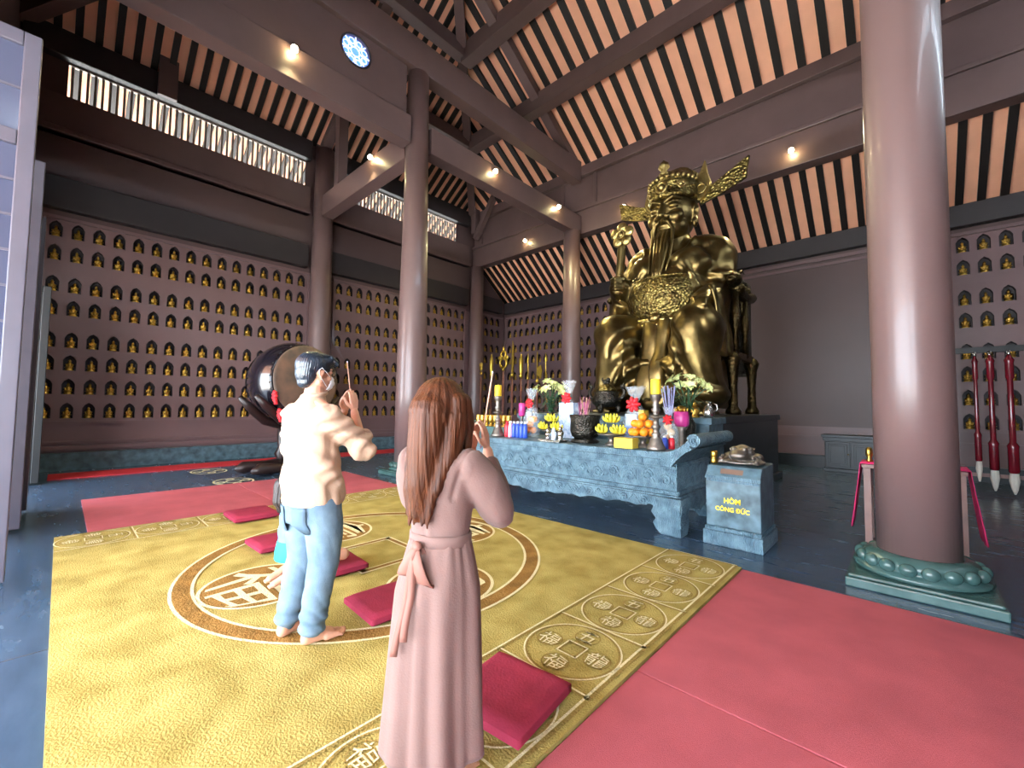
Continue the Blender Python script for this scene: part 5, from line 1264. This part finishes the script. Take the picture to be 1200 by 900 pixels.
def incense(label, p, q):
    b = MB(); p, q = Vector(p), Vector(q); d = q - p; b.tube([(0, 0, 0), d * .3], .0022, 6, 0); b.tube([d * .3, d], .0036, 7, 1); b.ell(d, (.004, .004, .006), 8, 6, 2)
    return tag(b.build('incense_stick', ['incense_pink', 'incense_stick', 'box_white'], loc=p), label, 'incense', 'incense sticks held in prayer')
_c, _s = cos(.19), sin(.19); M2 = lambda x, y, z: (-2.70 + x * _c - y * _s, 1.08 + x * _s + y * _c, z + ZF)
incense('thin incense stick held upright between the hands of the man', M2(-.002, .272, 1.43), M2(-.002, .232, 1.69))
# ------------------------------------------------------------------ woman in the long dress
wo = thing('person', 'woman with long brown hair in a dusty pink belted dress, seen from behind', 'person', (-1.335, 1.03, ZF), .30)
WC = (0, .03, 1.385)
mb = MB(); WM = face(mb, WC, .94, Matrix.Rotation(-.12, 3, 'X'))
mb.cap((0, -.01, 1.20), (0, .01, 1.31), .048, .044); mb.chain([(-.10, -.01, 1.195), (0, -.015, 1.215), (.10, -.01, 1.195)], [.034, .04, .034])
loft(mb, [(.74, .12, .10, 0, 0), (.90, .10, .08, 0, 0), (1.08, .115, .085, 0, 0), (1.2, .11, .07, 0, 0)], 20)
mb.chain([(.150, -.005, 1.18), (.185, .13, .985)], [.036, .033]); mb.chain([(.185, .13, .985), (.045, .285, 1.205)], [.036, .023]); mb.chain([(-.150, -.005, 1.18), (-.185, .13, .985)], [.036, .033]); mb.chain([(-.185, .13, .985), (-.04, .285, 1.205)], [.036, .023])
hand(mb, (.04, .288, 1.21), (-.16, .0, 1), (-1, .05, -.1), (.1, -1, 0), .22, .86); hand(mb, (-.036, .288, 1.21), (.16, .0, 1), (1, .05, -.1), (-.1, -1, 0), .22, .86)
mb.chain([(.07, 0, .75), (.072, .01, .42), (.07, -.02, .08)], [.075, .05, .034]); mb.chain([(-.07, 0, .75), (-.072, .01, .42), (-.07, -.02, .08)], [.075, .05, .034])
foot(mb, (.07, -.015, 0), -.08, .88); foot(mb, (-.07, -.015, 0), .08, .88)
blob(mb, 'body', 'skin', .0045, 2, wo); eyes(WM, wo)
mb = MB(); n = 96; rows = []
for i in range(44):
    t = i / 43; z = .905 - .760 * t
    rx = .116 + .036 * min(1, t / .25) ** .8 + .030 * t; ry = .094 + .042 * min(1, t / .25) ** .8 + .030 * t; row = []
    for j in range(n):
        a = 2 * pi * j / n; am = .004 + .016 * t
        k = am * (.9 * max(-.5, sin(6 * a + 1.1 + .5 * sin(t * 3) + 1.3 * sin(2 * a + .4))) + .25 * sin(13 * a + 2.1 - 2 * t) + .5 * sin(3 * a + 1.2)) + .003 * sin(21 * a + 2 * sin(3 * a)) * max(0, .25 - t) / .25 - .004 * math.exp(-((a - 1.5 * pi) / .03) ** 2)
        row.append(((rx + k) * cos(a) - .012 * t, (ry + k) * sin(a), z + .012 * sin(2 * a + .5) * t))
    rows.append(row)
mb.strip(rows, closed=True)
bod = MB(); loft(bod, [(.89, .114, .092, 0, 0), (.93, .117, .094, 0, 0), (1.02, .128, .102, 0, 0), (1.12, .142, .104, 0, -.005), (1.19, .148, .092, 0, -.01), (1.235, .105, .070, 0, -.012), (1.262, .058, .055, 0, -.005), (1.275, .052, .05, 0, 0)], 32)
for s in (1, -1): bod.chain([(s * .138, -.008, 1.19), (s * .168, .03, 1.12), (s * .188, .10, 1.02), (s * .184, .13, .995), (s * .135, .195, 1.075), (s * .080, .255, 1.155)], [.060, .070, .074, .068, .052, .036], 18)
def dressf(co, no):
    x, y, z = co[:, 0], co[:, 1], co[:, 2]
    f = lambda p: np.power(np.abs(np.sin(p)), .6) * np.sign(np.sin(p))
    d = .004 * f(38 * x + 9 * z * np.sign(x)) * np.clip((1.10 - z) / .18, 0, 1) * (np.abs(x) < .13) + .0042 * f(40 * (y * .85 + z * .5) + 10 * np.abs(x) + 2 * np.sin(14 * z)) * np.clip((np.abs(x) - .13) / .03, 0, 1)
    d -= .004 * np.exp(-(x / .006) ** 2) * (y < 0) + .008 * np.exp(-((np.abs(x) - .132 + .25 * (1.2 - z)) / .008) ** 2) * (z > 1.06) * (y < .03)
    return co + no * d[:, None]
bo = blob(bod, 'bodice', 'dress', .008, 3, wo, post=dressf)
sk = mb.build('skirt', 'dress', wo); sd = sk.modifiers.new('s', 'SOLIDIFY'); sd.thickness = .003
mb = MB(); pts = [(.122 * cos(a), .100 * sin(a), .905) for a in np.linspace(0, 2 * pi, 41)]
rows = [[(x * k, y * k, z + dz) for x, y, z in pts[:-1]] for k, dz in ((.98, -.022), (1.03, -.018), (1.035, 0), (1.03, .018), (.98, .022))]; mb.strip(rows, closed=True); be = mb.build('belt', 'dress', wo)
mb = MB(); BX, BY = -.015, -.112
for s, dx, L, w_ in ((-1, -.045, .11, .028), (1, .035, .13, .036)):      # two loops
    rows = []
    for i in range(11):
        t = i / 10; a = t * 2 * pi; rows.append([(BX + dx * (.5 - .5 * cos(a)) * 1.2 + u * w_ * (.35 + .65 * sin(pi * t)), BY - .012 - .020 * sin(a), .895 - L * (.5 - .5 * cos(a))) for u in (-1, 0, 1)])
    mb.strip(rows)
for dx, L in ((-.03, .36), (.0, .30)):      # two tails
    rows = []
    for i in range(14):
        t = i / 13; rows.append([(BX + dx * t * 1.4 + u * .011, BY - .016 - .055 * t - .006 * sin(t * 9) + .006 * u, .89 - L * t) for u in (-1, 1)])
    mb.strip(rows)
mb.ell((BX, BY - .012, .895), (.022, .016, .02), 12, 8); o = mb.build('ribbon_bow', 'dress_ribbon', wo); sd = o.modifiers.new('s', 'SOLIDIFY'); sd.thickness = .004
mb = MB(); mb.ell((0, -.016, 1.405), (.098, .112, .112), 26, 18); mb.chain([(0, -.075, 1.38), (-.006, -.098, 1.25), (-.012, -.112, 1.12), (-.02, -.116, 1.01)], [.085, .068, .050, .024], 20)
for k in range(15):
    u = -1 + k / 7; mb.chain([(u * .085, -.07 + .03 * abs(u), 1.38), (u * .084 - .002, -.095 + .03 * abs(u), 1.24), (u * .062 - .012, -.118 + .012 * abs(u), 1.10), (u * .050 - .020, -.122 + .006 * abs(u), 1.0 + .035 * sin(k * 2.3))], [.032, .027, .021, .006], 10)
for s in (1, -1):
    mb.chain([(s * .086, .01, 1.42), (s * .094, .035, 1.33), (s * .088, .04, 1.24), (s * .08, .03, 1.17)], [.034, .026, .018, .005], 10); mb.chain([(s * .084, -.03, 1.42), (s * .088, -.02, 1.32), (s * .080, -.045, 1.20), (s * .062, -.075, 1.08)], [.036, .034, .028, .008], 10)
def longhair(co, no):
    x, y, z = co[:, 0], co[:, 1], co[:, 2]; a = np.where(z > 1.38, np.arctan2(x, -(y + .016)) * .10, x)
    d = .0009 * np.sin(a * 520 + 8 * z) + .0008 * np.sin(a * 900 - 14 * z) + .0014 * np.sin(a * 190 + 12 * z)
    return co + no * d[:, None]
blob(mb, 'long_hair', 'hair_brown', .005, 9, wo, post=longhair)
_c, _s = cos(.30), sin(.30); W2 = lambda x, y, z: (-1.335 + x * _c - y * _s, 1.03 + x * _s + y * _c, z + ZF)
incense('slanting incense stick held by the long-haired woman, in front of the gold cups', W2(-.004, .306, 1.215), W2(.018, .37, 1.565))
# ------------------------------------------------------------------ kneeling child
kid = thing('person', 'small child kneeling on a red cushion in blue top and teal shorts', 'person', (-3.60, 1.315, ZF), -.08); kid.scale = (1.08, 1.08, 1.08)
mb = MB(); KM = face(mb, (0, .02, .70), .86, Matrix.Rotation(-.12, 3, 'X'))
mb.cap((0, 0, .57), (0, .01, .64), .035, .034); loft(mb, [(.20, .10, .085, 0, 0), (.35, .095, .075, 0, 0), (.5, .10, .07, 0, 0), (.57, .07, .05, 0, 0)], 18)
for s in (1, -1):
    mb.chain([(s * .06, .0, .22), (s * .085, .34, .145)], [.07, .045]); mb.chain([(s * .085, .34, .145), (s * .07, .06, .135)], [.043, .04]); mb.chain([(s * .07, .06, .132), (s * .065, -.06, .065), (s * .06, -.13, .035)], [.036, .028, .024])
    for k in range(5): mb.cap((s * .06 - .022 + .011 * k, -.13, .028), (s * .06 - .022 + .011 * k, -.16, .022), .009, .007, 8)
    mb.chain([(s * .12, 0, .53), (s * .14, .12, .41), (s * .035, .20, .50)], [.032, .027, .018], 10)
hand(mb, (.030, .203, .505), (-.16, .1, 1), (-1, .05, -.1), (.1, -1, 0), .22, .62); hand(mb, (-.030, .203, .505), (.16, .1, 1), (1, .05, -.1), (-.1, -1, 0), .22, .62)
blob(mb, 'body', 'skin', .004, 2, kid); eyes(KM, kid)
mb = MB(); loft(mb, [(.29, .118, .102, 0, 0), (.42, .115, .095, 0, 0), (.52, .118, .085, 0, 0), (.575, .06, .05, 0, 0)], 22)
for s in (1, -1): mb.chain([(s * .105, 0, .53), (s * .142, .09, .44), (s * .125, .13, .435)], [.048, .046, .042], 12)
blob(mb, 'blue_top', 'denim_blue', .008, 3, kid, post=lambda co, no: co + no * (.004 * np.sin(60 * co[:, 2] + 20 * co[:, 1]))[:, None])
mb = MB(); loft(mb, [(.17, .125, .11, 0, -.01), (.24, .128, .115, 0, 0), (.31, .118, .10, 0, 0)], 20)
for s in (1, -1): mb.chain([(s * .062, .0, .225), (s * .075, .18, .19)], [.082, .07], 14)
blob(mb, 'teal_shorts', 'teal', .008, 3, kid)
mb = MB(); mb.ell((0, -.012, .718), (.084, .096, .088), 22, 16); mb.chain([(0, -.07, .70), (0, -.088, .60), (0, -.095, .53)], [.07, .055, .02], 14)
blob(mb, 'hair', 'hair_child', .006, 2, kid, post=lambda co, no: co + no * (.003 * np.sin(np.arctan2(co[:, 0], co[:, 1]) * 40 + 30 * co[:, 2]))[:, None])
b = MB(); b.tube([(-.06, -.10, .625), (0, -.115, .63), (.06, -.10, .625)], .006, 8); b.build('hair_clip', 'yellow_box', kid)
# faint smoke from the incense
def smoke_wisp(label, pts, rs, d):
    m = bpy.data.materials.get('incense_smoke')
    if m is None:
        m = bpy.data.materials.new('incense_smoke'); m.use_nodes = True; nt = m.node_tree; nt.nodes.remove(nt.nodes['Principled BSDF'])
        v = nt.nodes.new('ShaderNodeVolumePrincipled'); v.inputs['Color'].default_value = (.8, .88, 1, 1); v.inputs['Density'].default_value = d
        nt.links.new(v.outputs['Volume'], nt.nodes['Material Output'].inputs['Volume'])
    b = MB(); b.tube(pts, rs, 10); tag(b.build('incense_smoke', m), label, 'smoke', kind='stuff')
smoke_wisp('thin wisp of smoke rising from the incense stick of the man', [M2(0, .232, 1.70), M2(-.01, .21, 1.73), M2(0, .17, 1.77), M2(-.02, .14, 1.83), M2(0, .13, 1.90)], [.003, .006, .009, .013, .006], 3.5)
